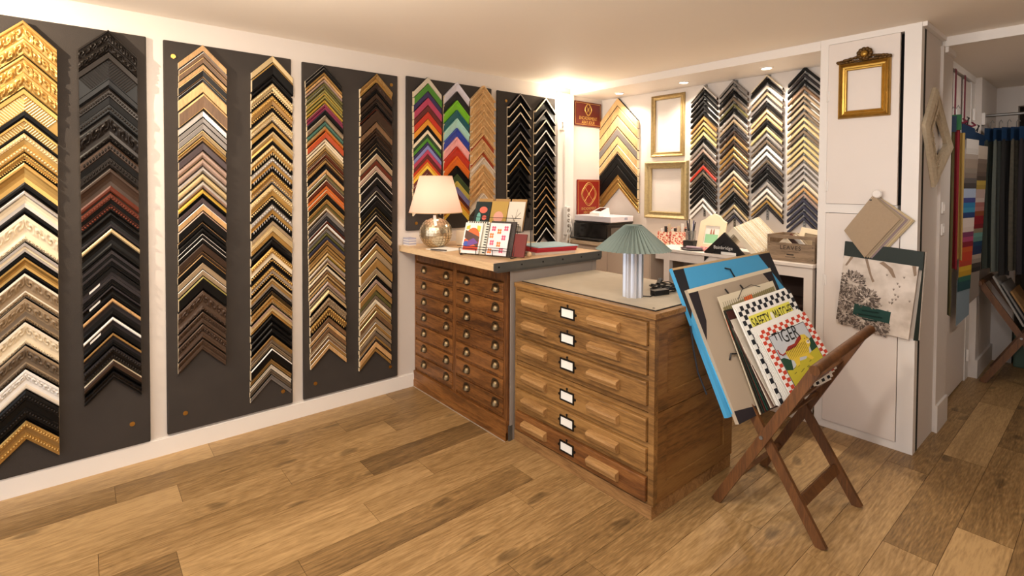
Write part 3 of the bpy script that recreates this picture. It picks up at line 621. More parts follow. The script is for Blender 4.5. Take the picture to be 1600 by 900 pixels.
MB().lathe((lx, ly, lz), [(.188, .245), (.115, .50)], 40, 0, False).build('shade', shade_m, tl, smooth=60)
MB().lathe((lx, ly, lz), [(.1885, .243), (.1885, .248), (.186, .248), (.186, .243), (.1885, .243)], 40, 0, False).lathe((lx, ly, lz), [(.1155, .499), (.1155, .503), (.113, .503), (.113, .499), (.1155, .499)], 40, 0, False).build('shade_rim', mat('shade_binding', srgb(214, 176, 136), .8), tl)
MB().sph((lx, ly, lz+.345), .032, 0, 14, 8).build('bulb', emit('bulb_glow', (1, .84, .64, 1), 10), tl, smooth=90)
point((lx, ly, lz+.345), 4.6, (1, .86, .74), .035)
tg = MB(); tg.poly([(lx+.02, ly-.035, lz+.225), (lx+.05, ly-.03, lz+.228), (lx+.098, ly-.05, lz+.16), (lx+.09, ly-.066, lz+.155)]); tg.build('price_tag', paper, tl)

# ------------------------------------------------------------------ things on the counter
ZC = 1.0565
for i in range(6):
    x = .004+random.uniform(0, .004)
    o = MB().box(x, x+.085, 1.80, 1.86, ZC+i*.009, ZC+i*.009+.0085).build('card_stack', mat('card_edge_%d' % (i % 2), srgb(*((222, 216, 214), (170, 170, 190))[i % 2]), .7))
    tag(o, 'pile of visiting cards at the counter end by the wall, %s in the stack' % ('lowest', '2nd up', '3rd up', '4th up', '5th up', 'topmost')[i], 'cards', 'visiting cards on the counter')
tag(MB().obox((.33, 1.80, ZC), (.20, .03, 0), (-.03, .17, 0), (0, 0, .003)).build('paper_sheet', paper), 'white paper sheet lying before the lit lamp', 'paper')
tag(MB().obox((.40, 1.785, ZC+.0035), (.10, .04, 0), (-.02, .05, 0), (0, 0, .004)).build('notepad', paper), 'small white pad with a dark pen edge on the counter', 'notepad')
tag(MB().tube([(.42, 1.783, ZC+.011), (.54, 1.83, ZC+.011)], .004, 8).build('pen', black), 'black pen lying on the white pad', 'pen')
# cream box behind lamp
cbx = MB(); cbx.obox((.19, 2.14, ZC), (.30, .10, 0), (-.05, .15, 0), (0, 0, .10)); tag(cbx.build('cardboard_box', mat('cream_board', srgb(226, 212, 188), .7)), 'low cream box standing behind the mosaic lamp', 'box')
# wire card rack
ex = Vector((.933, .36, 0)); bk = Vector((-.36, .933, 0)); zz = Vector((0, 0, 1))
RO = Vector((.712, 1.822, ZC))
rk = thing('card_rack', 'black wire card rack in two tiers at the counter edge', 'card rack', RO)
wr = MB()
W_ = .36
def RP(a, b, z): return RO+ex*a+bk*b+zz*z
for b0, z0, b1, z1, hgt_ in ((.0, .012, .07, .20, .075), (.13, .15, .20, .33, .10)):
    for a in (0, W_*.34, W_*.67, W_):
        wr.tube([RP(a, b0-.015, z0+.035), RP(a, b0-.012, z0), RP(a, b0+.03, z0), RP(a, b1+.03, z1)], .0022, 6)
    for bb, z in ((b0-.015, z0+.035), (b0-.012, z0), (b0+.03, z0), (b1+.03, z1)): wr.tube([RP(0, bb, z), RP(W_, bb, z)], .0022, 6)
for a in (0, W_): wr.tube([RP(a, .0, .004), RP(a, .26, .004), RP(a, .26, .30)], .003, 6); wr.tube([RP(a, .0, .004), RP(a, .0, .012)], .003, 6)
wr.tube([RP(0, .26, .004), RP(W_, .26, .004)], .003, 6); wr.tube([RP(0, .26, .30), RP(W_, .26, .30)], .003, 6)
wr.build('wire_frame', black, rk)
wr = MB(); wr.tube([RP(-.01, -.02, .062), RP(W_+.01, -.02, .062)], .002, 6); wr.tube([RP(-.01, .11, .235), RP(W_+.01, .11, .235)], .002, 6); wr.build('front_bar', black, rk)
def card(a0, a1, b0, z0, h, m, lab, cat='card', th=.004, name='greeting_card', lean=.34):
    o = RP(a0, b0, z0); d = (bk*lean+zz).normalized(); nrm = ex.cross(d)
    t = MB().obox(o, ex*(a1-a0), d*h, -nrm*th*0+(bk-zz*lean).normalized()*th).build(name, m)
    tag(t, lab, cat, 'cards in the wire rack'); t['_w'] = tuple(t.location)
    fo = o-(bk-zz*lean).normalized()*.0007
    return t, (lambda x, y: fo+ex*x*(a1-a0)+d*y*h)
def blob(t, f, pts, col, name='print', lift=0):
    nn2 = -(bk-zz*.34).normalized()*lift
    return MB().poly([f(x, y)+nn2 for x, y in pts]).build(name, cut('ink_%d_%d_%d' % col, col), t)
def disc(cx, cy, rx, ry, n=14, a0=0, a1=2*math.pi): return [(cx+rx*math.cos(a0+(a1-a0)*i/n), cy+ry*math.sin(a0+(a1-a0)*i/n)) for i in range(n+(1 if a1-a0 < 6 else 0))]
t, f = card(.0, .13, .0, .016, .195, paper, 'white card with overlapping colour shapes, front left of wire rack')
for pts, c, l in (([(.08, .1), (.92, .1), (.92, .45), (.08, .45)], (214, 74, 52), .0002), (disc(.52, .52, .4, .32), (226, 110, 60), .0004), ([(.08, .5), (.9, .2), (.9, .55), (.08, .75)], (96, 70, 60), .0006), ([(.05, .3), (.6, .5), (.9, .35), (.3, .2)], (120, 80, 150), .0008),
                  ([(.1, .78), (.3, .78), (.3, .92), (.1, .88)], (206, 200, 70), .0004), ([(.7, .75), (.9, .7), (.9, .9), (.7, .92)], (224, 210, 80), .0004), (disc(.2, .3, .12, .09), (70, 96, 180), .001)): blob(t, f, pts, c, lift=l)
t, f = card(.0, .165, .018, .014, .205, mat('card_cream', srgb(226, 222, 206), .8), 'cream striped-edge notebook behind the colour-shape card', 'notebook', .01, 'notebook')
for i in range(12): blob(t, f, [(.88, .03+i*.08), (.99, .03+i*.08), (.99, .065+i*.08), (.88, .065+i*.08)], (30, 28, 28))
for i in range(9): blob(t, f, [(.08+i*.1, .95), (.13+i*.1, .95), (.13+i*.1, .995), (.08+i*.1, .995)], (40, 36, 34))
t, f = card(.185, .325, .0, .016, .20, mat('card_lilac', srgb(234, 228, 230), .8), 'white card printed with pink and orange flowers in wire rack')
for i, (x, y) in enumerate(((.2, .82), (.5, .74), (.82, .84), (.14, .6), (.75, .55), (.2, .38), (.55, .34), (.15, .12), (.72, .16))):
    c = (226, 92, 122) if i in (0, 2, 4, 5, 8) else (236, 130, 54)
    for k in range(4):
        a = math.pi/4+k*math.pi/2; blob(t, f, disc(x+.072*math.cos(a), y+.056*math.sin(a), .05, .04, 10), c, 'flower_petal', .0002+.0001*k)
t, f = card(.175, .35, .02, .012, .215, mat('dark_pattern', srgb(70, 62, 58), .8, var=.6, vscale=90), 'dark patterned notebook behind the flower card', 'notebook', .014, 'notebook')
t, f = card(.345, .43, .03, .012, .14, mat('oxblood', srgb(112, 30, 22), .5, var=.15), 'dark red notebook at the right end of the wire rack', 'notebook', .012, 'notebook')
t, f = card(.0, .115, .128, .155, .185, mat('card_dark', srgb(34, 44, 42), .8), 'dark card with coral flowers, upper tier of wire rack')
for pts, c in ((disc(.55, .7, .26, .12), (226, 110, 88)), (disc(.68, .42, .15, .09), (220, 100, 84)), (disc(.3, .4, .14, .2), (110, 170, 156)), (disc(.5, .2, .24, .08), (104, 164, 150))): blob(t, f, pts, c, 'flower')
t, f = card(.12, .24, .13, .155, .19, mat('card_mustard', srgb(186, 150, 76), .8), 'mustard card with a pink flower, upper tier of wire rack')
for pts, c in ((disc(.5, .45, .3, .2), (226, 160, 140)), (disc(.3, .25, .14, .06), (70, 60, 40))): blob(t, f, pts, c, 'flower')
t, f = card(.245, .36, .13, .155, .19, mat('card_offwhite', srgb(226, 214, 196), .8), 'off-white card with a fine twig drawing, upper tier of wire rack')
for pts in ([(.42, .1), (.45, .1), (.6, .75), (.58, .75)], [(.5, .4), (.8, .62), (.79, .64), (.5, .43)], [(.48, .35), (.28, .55), (.27, .53), (.47, .31)]): blob(t, f, pts, (120, 104, 90), 'twig')
for i, (a0, lab) in enumerate(((.004, 'left'), (.13, 'middle'), (.25, 'right'))):
    card(a0, a0+.108, .15, .16, .20, mat('kraft', srgb(176, 136, 84), .8), 'brown kraft envelope behind the upper tier cards, %s one' % lab, 'envelope', .004, 'envelope')
# folders, wooden ball key ring
for i, (c, lab, h) in enumerate((((208, 190, 176), 'pale folder at the bottom of the pile by the card rack', .016), ((170, 34, 44), 'dark red folder, lower of two in the pile', .014), ((182, 44, 52), 'bright red folder, upper of two in the pile', .014), ((176, 206, 214), 'pale blue folder on top of the red folders', .006))):
    z = ZC+(0, .0165, .031, .0455)[i]
    o = MB().obox((.78+.004*i, 2.20+.005*i, z), (.235, -.02, 0), (.06, .30, 0), (0, 0, h)).build('folder', cut('folder_%d' % i, c, .6)); tag(o, lab, 'folder', 'folders on the counter')
o = MB().sph((1.045, 2.10, ZC+.016), .016, 0, 16, 10).build('wooden_ball', lam, None, smooth=90); tag(o, 'wooden ball key ring lying beside the red folders', 'key ring')
MB().tube([(1.03, 2.10, ZC+.012), (1.0, 2.11, ZC+.004), (.975, 2.10, ZC+.004), (.965, 2.09, ZC+.004)], .0025, 6).build('key_loop', steel, o)

# ------------------------------------------------------------------ folding print rack
teak = wood('teak', srgb(66, 40, 18), srgb(124, 80, 40), 2, 2.2, .45, c2=srgb(94, 58, 28), lo=.25, hi=1.75)
def folding_rack(O, lab, sy=1, full=True):
    ox, oy = O
    t = thing('folding_rack', lab, 'print rack', (ox+.22, oy+.245, 0), 'folding print racks')
    P_ = lambda x, y, z: (ox+x, oy+y, z)
    for y, tp in ((0, (.42, .745)), (.49, (.438, .80))):
        MB().beam(P_(-.004, y, 0), P_(tp[0], y, tp[1]), .042, .02, (1, 0, -.6)).build('leg', teak, t)
    for y in (.024, .466):
        MB().beam(P_(.447, y, 0), P_(-.03, y, .76), .042, .02, (1, 0, .6)).build('leg', teak, t)
    MB().cyl(P_(.432, -.055, .757), P_(.452, .57, .818), .021, 18).build('top_bar', teak, t, smooth=50)
    MB().cyl(P_(-.03, -.03, .76), P_(-.03, .53, .76), .019, 16).build('top_bar', teak, t, smooth=50)
    MB().beam(P_(.355, .024, .145), P_(.355, .466, .145), .04, .018, (1, 0, -1.6)).build('cross_bar', teak, t)
    MB().beam(P_(.075, .0, .135), P_(.075, .49, .135), .04, .018, (1, 0, 1.6)).build('cross_bar', teak, t)
    for fr_ in (.60, .72, .84): MB().beam(P_(.425*fr_, .0, .765*fr_), P_(.425*fr_, .49, .78*fr_), .03, .012, (1, 0, 1.7)).build('slat', teak, t)
    MB().cyl(P_(.207, -.016, .385), P_(.207, -.010, .385), .008, 10).build('pivot_bolt', steel, t)
    MB().cyl(P_(.207, .50, .385), P_(.207, .506, .385), .008, 10).build('pivot_bolt', steel, t)
    return t
folding_rack((2.16, 2.31), 'brown folding rack holding posters beside the plan chest')
# boards and prints standing in the V of the rack; each given by its top corners and foot line
def sheet(name, nt_, ft, xb, zb, th, m, lab, cat, edge=None):
    """nt_ / ft: near and far top corners, (xb, zb): foot line; a flat board of thickness th"""
    a, b = Vector(nt_), Vector(ft); c = Vector((xb+(b.x-a.x), b.y, zb+(b.z-a.z))); d = Vector((xb, a.y, zb))
    # square up: foot runs parallel to the top edge
    ev = (b-a); dv = (d-a); nr = ev.cross(dv).normalized()
    if nr.x < 0: nr = -nr
    ms = [m, edge or m]
    q = MB().obox(a-nr*th, ev, dv, nr*th)
    o = q.build(name, ms, None, tuple(d)); tag(o, lab, cat, 'prints and portfolios in the rack'); o['_w'] = tuple(d)
    return o, (lambda x, y, l=.0006: a+ev*x+dv*(1-y)+nr*l), nr
def ink(o, f, pts, col, name='print', l=.0006): return MB().poly([f(x, y, l) for x, y in pts]).build(name, cut('ink_%d_%d_%d' % col, col), o)
blue = mat('portfolio_blue', srgb(70, 158, 208), .6, var=.03); grey = mat('portfolio_grey', srgb(176, 160, 140), .65, var=.04)
o, f, _ = sheet('blue_portfolio', (1.985, 2.18, 1.100), (2.115, 2.92, 1.140), 2.275, .475, .022, blue, 'large bright blue portfolio with black corners, rearmost in the rack', 'portfolio')
for pts in ([(0, 1), (.10, 1), (.075, .76), (0, .64)], [(.86, 1), (1, 1), (1, .68)]): ink(o, f, pts, (26, 26, 32), 'corner_patch')
MB().poly([f(0, .985, .001), f(1, .985, .001), f(1, 1, .001), f(0, 1, .001)]).build('spine_edge', cut('kraft_edge', (190, 160, 116)), o)
MB().tube([f(.47, .93, .004), f(.505, .915, .010), f(.52, .86, .008), f(.545, .80, .004)], .0042, 6).build('ribbon', black, o)
MB().tube([f(-.01, .6, -.01), f(-.03, .45, -.03), f(-.035, .3, -.05), f(-.03, .16, -.05)], .004, 6).build('ribbon', cut('ribbon_navy', (22, 28, 40)), o)
sheet('blue_card', (2.005, 2.20, 1.045), (2.125, 2.86, 1.085), 2.285, .49, .006, mat('card_cyan', srgb(84, 176, 220), .6), 'loose light blue card between the two portfolios', 'card')
o, f, _ = sheet('grey_portfolio', (2.055, 2.20, 1.005), (2.150, 2.86, 1.055), 2.315, .455, .02, grey, 'beige-grey portfolio with black corners and dark ties', 'portfolio')
for pts in ([(0, .97), (.10, .97), (.07, .74), (0, .60)], [(.88, .97), (1, .97), (1, .72)], [(0, 0), (.3, 0), (.3, .05), (.0, .09)]): ink(o, f, pts, (34, 28, 34), 'corner_patch')
MB().poly([f(0, .97, .001), f(1, .97, .001), f(1, 1, .001), f(0, 1, .001)]).build('spine_edge', cut('cream_edge', (222, 208, 180)), o)
for x in (.38, .56): MB().tube([f(x, .93, .003), f(x+.02, .86, .008), f(x+.04, .79, .003)], .004, 6).build('ribbon', black, o)
MB().tube([f(.14, .42, .003), f(.16, .46, .012), f(.24, .44, .01), f(.32, .48, .004)], .004, 6).build('ribbon', black, o)
o, f, _ = sheet('poster', (2.135, 2.335, .966), (2.225, 2.72, 1.013), 2.345, .47, .003, mat('art_paper', srgb(214, 202, 176), .7), 'poster of olive fringe and orange shapes in front of grey portfolio', 'poster')
for pts, c, l in (([(.02, .82), (.98, .82), (.98, .95), (.02, .90)], (150, 138, 96), .0006), ([(.4, .82), (.55, .82), (.55, .94), (.4, .93)], (222, 104, 50), .001), ([(0, .8), (.14, .8), (.3, .45), (.2, .42), (0, .62)], (208, 88, 36), .001), ([(.1, .4), (.9, .4), (.9, .8), (.2, .8)], (60, 48, 40), .0004)): ink(o, f, pts, c, 'print', l)
for i in range(26): ink(o, f, [(.04+i*.036, .83), (.047+i*.036, .83), (.055+i*.036, .945), (.048+i*.036, .945)], (96, 90, 60), 'fringe_line', .0012)
MB().tube([f(.3, .93, .002), f(.42, 1.0, .002), f(.6, 1.02, .002), f(.74, .98, .002)], .0018, 5).build('curved_line', cut('line_grey', (70, 66, 60)), o)
cols_ = [((44, 34, 24), 'dark brown print, first behind the matchbox posters'), ((28, 40, 32), 'dark green flecked print in the rack'), ((70, 30, 24), 'dark red print in the rack'), ((24, 60, 48), 'teal flecked print in the rack'), ((40, 28, 24), 'black-brown print in the rack'),
         ((206, 196, 180), 'pale cream print seen edge-on in the rack'), ((112, 84, 72), 'rosy brown print seen edge-on in the rack'), ((196, 186, 172), 'off-white print next to the chequered poster')]
for i, (c, lab) in enumerate(cols_):
    k = i/7
    o, f, _ = sheet('print', (2.165+.052*k, 2.337, .905-.012*i+.012*(i % 3)), (2.235+.045*k, 2.72, .945-.012*i+.01*(i % 2)), 2.352+.008*i, .475+.008*i, .004, cut('print_%d' % i, c, .6), lab, 'print')
    if i in (1, 3): 
        for j in range(14): ink(o, f, disc(.04+.02*(j % 3), .04+j*.066, .012, .012, 6), (70, 160, 130), 'fleck')
def chequer(o, f, nx, ny, bd, col, m0=.0008):
    g = MB()
    for i in range(nx):
        for j in range(ny):
            if (i+j) % 2 == 0 and (i < bd or i >= nx-bd or j < bd or j >= ny-bd):
                g.poly([f(i/nx, j/ny, m0), f((i+1)/nx, j/ny, m0), f((i+1)/nx, (j+1)/ny, m0), f(i/nx, (j+1)/ny, m0)])
    return g.build('chequer_border', cut('ink_%d_%d_%d' % col, col), o)
for i in range(3): sheet('paper_sheet', (2.206+.006*i, 2.336, .938-.006*i), (2.280+.006*i, 2.735, .983-.006*i), 2.415+.005*i, .535, .002, paper, 'white sheet behind the black chequered poster, %s' % ('rear', 'middle', 'front')[i], 'paper')
o, f, nr = sheet('poster', (2.226, 2.335, .930), (2.298, 2.74, .980), 2.432, .545, .003, paper, 'black and white chequered poster reading SAFETY MATCHES', 'poster')
chequer(o, f, 18, 20, 2, (24, 28, 36))
ink(o, f, [(.12, .70), (.88, .70), (.88, .875), (.12, .875)], (230, 224, 92), 'title_panel', .0008)
exv = (f(1, .5)-f(0, .5)).normalized(); eyv = (f(.5, 1)-f(.5, 0)).normalized()
text('SAFETY', .072, f(.29, .785), exv, eyv, cut('ink_black', (18, 18, 18)), o, sx=.56, lift=.002)
text('MATCHES', .072, f(.71, .785), exv, eyv, cut('ink_black', (18, 18, 18)), o, sx=.48, lift=.002)
ink(o, f, disc(.50, .79, .028, .05), (236, 232, 224), 'emblem', .0012)
for i in range(4): sheet('poster', (2.294+.007*i, 2.34, .848-.003*i), (2.350+.007*i, 2.715, .893-.003*i), 2.444+.006*i, .565+.006*i, .0015, paper, 'spare poster sheet behind the red chequered one, %s' % ('rearmost', 'second', 'third', 'foremost')[i], 'poster')
o, f, nr = sheet('poster', (2.326, 2.337, .838), (2.382, 2.712, .884), 2.472, .60, .003, paper, 'red chequered poster reading TIGER, foremost in the rack', 'poster')
chequer(o, f, 16, 18, 2, (200, 66, 42))
ink(o, f, [(.13, .06), (.87, .06), (.87, .87), (.13, .87)], (20, 20, 22), 'picture_edge', .001)
ink(o, f, [(.14, .07), (.86, .07), (.86, .86), (.14, .86)], (196, 202, 208), 'picture_sky', .0013)
text('TIGER', .085, f(.43, .775), exv, eyv, cut('ink_black', (18, 18, 18)), o, sx=.8, lift=.0025)
ink(o, f, [(.14, .07), (.86, .07), (.86, .42), (.7, .40), (.55, .34), (.4, .36), (.25, .28), (.14, .32)], (196, 184, 52), 'picture_grass', .0016)
ink(o, f, [(.14, .32), (.25, .28), (.3, .42), (.2, .5), (.14, .5)], (30, 70, 48), 'picture_bush', .0017)
ink(o, f, [(.72, .40), (.86, .42), (.86, .60), (.76, .58)], (30, 70, 48), 'picture_bush', .0017)
ink(o, f, [(.26, .56), (.36, .62), (.5, .62), (.6, .68), (.68, .70), (.76, .68), (.80, .60), (.78, .52), (.70, .46), (.66, .38), (.70, .30), (.64, .29), (.58, .38), (.46, .40), (.40, .30), (.34, .29), (.34, .40), (.28, .44)], (226, 196, 66), 'tiger_body', .002)
ink(o, f, [(.28, .57), (.36, .62), (.5, .62), (.6, .68), (.68, .70), (.66, .64), (.5, .57), (.36, .56)], (150, 44, 34), 'tiger_back', .0023)
MB().tube([f(.27, .55, .003), f(.2, .54, .003), f(.16, .58, .003), f(.16, .64, .003)], .003, 6).build('tiger_tail', cut('ink_150_44_34', (150, 44, 34)), o)
g = MB()
for i in range(13):
    x = .30+i*.032; g.poly([f(x, .59, .0026), f(x+.010, .59, .0026), f(x-.012, .42, .0026), f(x-.016, .42, .0026)])
for x, y in ((.72, .62), (.77, .62)): g.poly([f(a, b_, .0028) for a, b_ in disc(x, y, .010, .010, 8)])
g.poly([f(.73, .57, .0028), f(.78, .57, .0028), f(.755, .55, .0028)])
g.build('tiger_stripes', cut('ink_dark', (40, 26, 20)), o)
ink(o, f, disc(.75, .555, .035, .03), (236, 230, 220), 'tiger_muzzle', .0024)
for k in range(16): 
    random.seed(k+50); x, y = random.uniform(.2, .82), random.uniform(.1, .3)
    ink(o, f, [(x, y), (x+.05, y+.01), (x+.055, y+.018), (x+.005, y+.01)], (60, 70, 34), 'grass_line', .002)
random.seed(11)

# ------------------------------------------------------------------ back desk and printer cabinet
deskw = mat('desk_white', srgb(232, 222, 212), .5, var=.03)
ZD = 1.005
dk = thing('desk', 'white wooden desk along the back wall below the hanging corners', 'desk', (1.6, 3.75, 0))
MB().bbox(.94, 2.134, 3.50, 3.995, ZD-.022, ZD, 0, .003).build('desk_top', deskw, dk)
MB().box(.97, 2.11, 3.525, 3.545, ZD-.09, ZD-.022).box(.96, .98, 3.55, 3.98, ZD-.09, ZD-.022).build('apron', deskw, dk)
for x, y in ((1.05, 3.52), (2.075, 3.52), (2.075, 3.94)): MB().box(x, x+.05, y, y+.05, 0, ZD-.022).build('leg', deskw, dk)
MB().box(1.11, 2.07, 3.90, 3.915, .12, ZD-.09).box(1.11, 2.07, 3.62, 3.90, .40, .42).box(1.11, 2.07, 3.62, 3.90, .70, .72).build('back_shelf', mat('dark_board', srgb(66, 46, 36), .7), dk)
MB().bbox(1.60, 2.07, 3.50, 3.80, .005, .06, 0, .004).build('foot_rail', deskw, dk)
pcb = thing('printer_cabinet', 'pale cabinet under the black printer in the corner', 'cabinet', (.5, 3.75, 0))
MB().box(.052, .93, 3.52, 3.995, 0, .965).build('body', mat('cabinet_beige', srgb(214, 194, 174), .6, var=.03), pcb)
MB().bbox(.052, .938, 3.46, 3.995, .966, .998, 0, .003).build('cabinet_top', wood('greyed_wood', srgb(178, 152, 122), srgb(210, 186, 156), 0, 2, .5), pcb)
for x0, x1 in ((.06, .49), (.495, .925)): MB().box(x0, x1, 3.508, 3.52, .08, .94).build('door', mat('cabinet_beige', srgb(214, 194, 174), .6), pcb)
ZK = .9985
pr = thing('printer', 'black inkjet printer on the corner cabinet', 'printer', (.25, 3.70, ZK))
MB().bbox(.07, .47, 3.53, 3.90, ZK, ZK+.155, 0, .012).build('housing', mat('printer_black', srgb(24, 22, 22), .18), pr)
MB().box(.10, .44, 3.46, 3.53, ZK+.012, ZK+.022).build('paper_tray', mat('printer_dark', srgb(40, 38, 38), .4), pr)
MB().box(.06, .48, 3.55, 3.89, ZK+.155, ZK+.168, 0, .004).build('lid', mat('printer_dark', srgb(40, 38, 38), .4), pr)
MB().box(.472, .474, 3.58, 3.84, ZK+.03, ZK+.12).build('side_panel', mat('printer_grey', srgb(90, 82, 74), .4), pr)
rm = MB().bbox(.075, .50, 3.54, 3.86, ZK+.170, ZK+.222, 0, .006).build('paper_ream', mat('ream_wrap', srgb(216, 210, 216), .5, var=.05)); tag(rm, 'white wrapped ream of paper lying on the printer', 'paper ream')
text('450', .03, (.503, 3.75, ZK+.197), (0, 1, 0), (0, 0, 1), cut('ream_ink', (40, 70, 130)), rm)
cdm = MB(); zt = ZK+.2225
cdm.add([(.20, 3.60, zt), (.34, 3.57, zt), (.37, 3.69, zt), (.23, 3.72, zt), (.205, 3.605, zt+.025), (.338, 3.578, zt+.025), (.362, 3.685, zt+.07), (.235, 3.712, zt+.07)], [(3, 2, 1, 0), (4, 5, 6, 7), (0, 1, 5, 4), (1, 2, 6, 5), (2, 3, 7, 6), (3, 0, 4, 7)])
ctm = cdm.build('card_terminal', mat('white_plastic', srgb(236, 234, 230), .35)); tag(ctm, 'white card terminal with dark screen on the paper ream', 'card terminal')
def onslope(x, y): 
    a, b_, c_, d_ = map(Vector, ((.205, 3.605, zt+.025), (.338, 3.578, zt+.025), (.362, 3.685, zt+.07), (.235, 3.712, zt+.07)))
    return (a*(1-x)+b_*x)*(1-y)+(d_*(1-x)+c_*x)*y+Vector((0, -.0004, .001))
MB().poly([onslope(.15, .3), onslope(.85, .3), onslope(.85, .92), onslope(.15, .92)]).build('screen', mat('screen_dark', srgb(40, 20, 18), .15), ctm)
ps = MB().bbox(.051, .092, 3.415, 3.465, 1.04, 1.30, 0, .004).build('power_strip', mat('white_plastic', srgb(236, 234, 230), .35)); tag(ps, 'white power strip fixed upright on the wall beside the printer', 'power strip')
for k in range(5): MB().cyl((.0915, 3.44, 1.075+k*.048), (.0935, 3.44, 1.075+k*.048), .017, 14).build('socket', mat('socket_grey', srgb(150, 140, 130), .5), ps)
for k, (z, c, lab) in enumerate(((1.22, (226, 222, 216), 'white cable drooping from the upper sockets of the power strip'), (1.12, (30, 28, 28), 'black cable plugged into the middle of the power strip'), (1.17, (220, 216, 210), 'white cable hanging below the power strip'))):
    q = MB(); q.tube([(.094, 3.44, z), (.125, 3.43, z-.01), (.135+.01*k, 3.42, z-.06), (.12, 3.42+.01*k, z-.12), (.11+.015*k, 3.40, .975), (.10+.01*k, 3.40, .85), (.09, 3.40, .6)], .0035, 6)
    tag(q.build('power_cable', cut('cable_%d' % k, c, .5), None, smooth=60), lab, 'cable', 'cables at the power strip')
# plaques on the left wall
plq = mat('plaque_red', srgb(104, 26, 20), .45, var=.06); plq2 = mat('plaque_bright_red', srgb(142, 34, 22), .45, var=.06); gilt = mat('gilt_ink', srgb(226, 190, 110), .4, .5)
def plaque(y0, y1, z0, z1, m, lab, sy, sz, tz):
    o = MB().bbox(.003, .014, y0, y1, z0, z1, 0, .002).build('plaque', m); tag(o, lab, 'sign', 'dark red plaques'); o['_w'] = tuple(o.location)
    yc = (y0+y1)/2; g = MB(); X = .0148
    for q in range(2):
        rr_ = 1-.14*q; pts = []
        for i in range(25):
            a = 2*math.pi*i/24; k = 1+.07*math.cos(4*a); pts.append((X, yc+sy*rr_*math.sin(a)*k, sz[0]+sz[1]*rr_*math.cos(a)*k))
        g.tube(pts, .0016 if q else .0028, 5)
    for s_ in (-1, 1): g.tube([(X, yc-sy*.62*s_, sz[0]-sz[1]*.68), (X, yc+sy*.62*s_, sz[0]+sz[1]*.68)], .0018, 5)
    g.tube([(X, yc+.012*math.sin(i*.7854), sz[0]+.012*math.cos(i*.7854)) for i in range(9)], .0016, 5)
    g.build('emblem', gilt, o)
    fr2 = MB()
    for e in (.012,):
        fr2.box(.014, .0146, y0+e, y1-e, z0+e, z0+e+.003).box(.014, .0146, y0+e, y1-e, z1-e-.003, z1-e).box(.014, .0146, y0+e, y0+e+.003, z0+e, z1-e).box(.014, .0146, y1-e-.003, y1-e, z0+e, z1-e)
    fr2.build('gilt_line', gilt, o)
    for body, sz_, zc in tz: text(body, sz_, (X, yc, zc), (0, 1, 0), (0, 0, 1), gilt, o, sx=.82)
plaque(3.592, 3.975, 2.066, 2.298, plq, 'dark red plaque reading ENCADREMENT ABAT-JOUR below the soffit', .045, (2.225, .055), (('ENCADREMENT', .044, 2.140), ('ABAT-JOUR', .044, 2.100)))
plaque(3.64, 3.965, 1.20, 1.55, plq2, 'brighter red plaque with gold oval emblem standing behind printer', .10, (1.41, .105), (('ENCADREMENT', .036, 1.268), ('ABAT-JOUR', .036, 1.232)))
# wall lamp with two bare bulbs
wl_ = thing('wall_lamp', 'white wall lamp with two glowing bare bulbs in the corner', 'lamp', (.05, 3.40, 2.0))
MB().box(.036, .050, 3.37, 3.43, 2.0, 2.08).tube([(.05, 3.40, 2.03), (.09, 3.36, 2.03), (.10, 3.345, 2.065)], .008, 8).tube([(.05, 3.40, 2.06), (.075, 3.34, 2.16), (.09, 3.315, 2.215)], .008, 8).build('bracket', trimw, wl_)
for (x, y, z) in ((.10, 3.345, 2.118), (.09, 3.315, 2.268)):
    MB().cyl((x, y, z-.055), (x, y, z-.025), .014, 12).build('socket', trimw, wl_)
    MB().sph((x, y, z), .028, 0, 16, 10).build('bulb', emit('sconce_glow', (1, .9, .74, 1), 45), wl_, smooth=90)
    point((x+.045, y, z), 2.6, (1, .8, .56), .03)
for i, (x, y) in enumerate(((.376, 3.80), (1.039, 3.79), (1.71, 3.77))):
    t = thing('downlight', ('recessed downlight over the printer', 'recessed downlight over the pen pot', 'recessed downlight nearest the white cupboard')[i], 'downlight', (x, y, 2.33), 'recessed downlights in the soffit')
    MB().lathe((x, y, 2.34), [(.045, -.0005), (.047, -.006), (.034, -.006), (.032, -.0005)], 24, 0, False).build('ring', trimw, t)
    MB().lathe((x, y, 2.337), [(.001, 0), (.032, 0)], 24, 0, False).build('diffuser', emit('downlight_glow', (1, .9, .74, 1), 14), t)

# ------------------------------------------------------------------ things on the desk
def frame(name, x0, x1, z0, z1, yb, w, d, m, lab, prof=None, mi=None, glassm=None):
    """picture frame hung on a wall facing -Y: four mitred rails as parts"""
    t = thing(name, lab, 'picture frame', ((x0+x1)/2, yb, z0))
    prof = prof or [(0, .25), (.08, .8), (.2, 1), (.34, .8), (.5, .5), (.7, .42), (.82, .62), (.93, .58), (1, .3)]
    pr_ = [(0, 0)]+[(a*w, b_*d) for a, b_ in prof]+[(w, 0)]
    cs = [(x0, z0), (x1, z0), (x1, z1), (x0, z1)]; dirs = [(1, 1), (-1, 1), (-1, -1), (1, -1)]
    for k in range(4):
        a, b_ = k, (k+1) % 4; n_ = len(pr_); q = MB()
        for c_, dr in ((cs[a], dirs[a]), (cs[b_], dirs[b_])):
            for off_, h in pr_: q.v.append((c_[0]+dr[0]*off_, yb-h, c_[1]+dr[1]*off_))
        for i in range(n_-1): q.f.append([i, n_+i, n_+i+1, i+1]); q.m.append(0)
        q.f.append(list(range(n_))); q.m.append(0); q.f.append(list(range(n_, 2*n_))[::-1]); q.m.append(0); q.f.append([0, n_-1, 2*n_-1, n_]); q.m.append(0)
        q.build('rail', m, t)
    return t
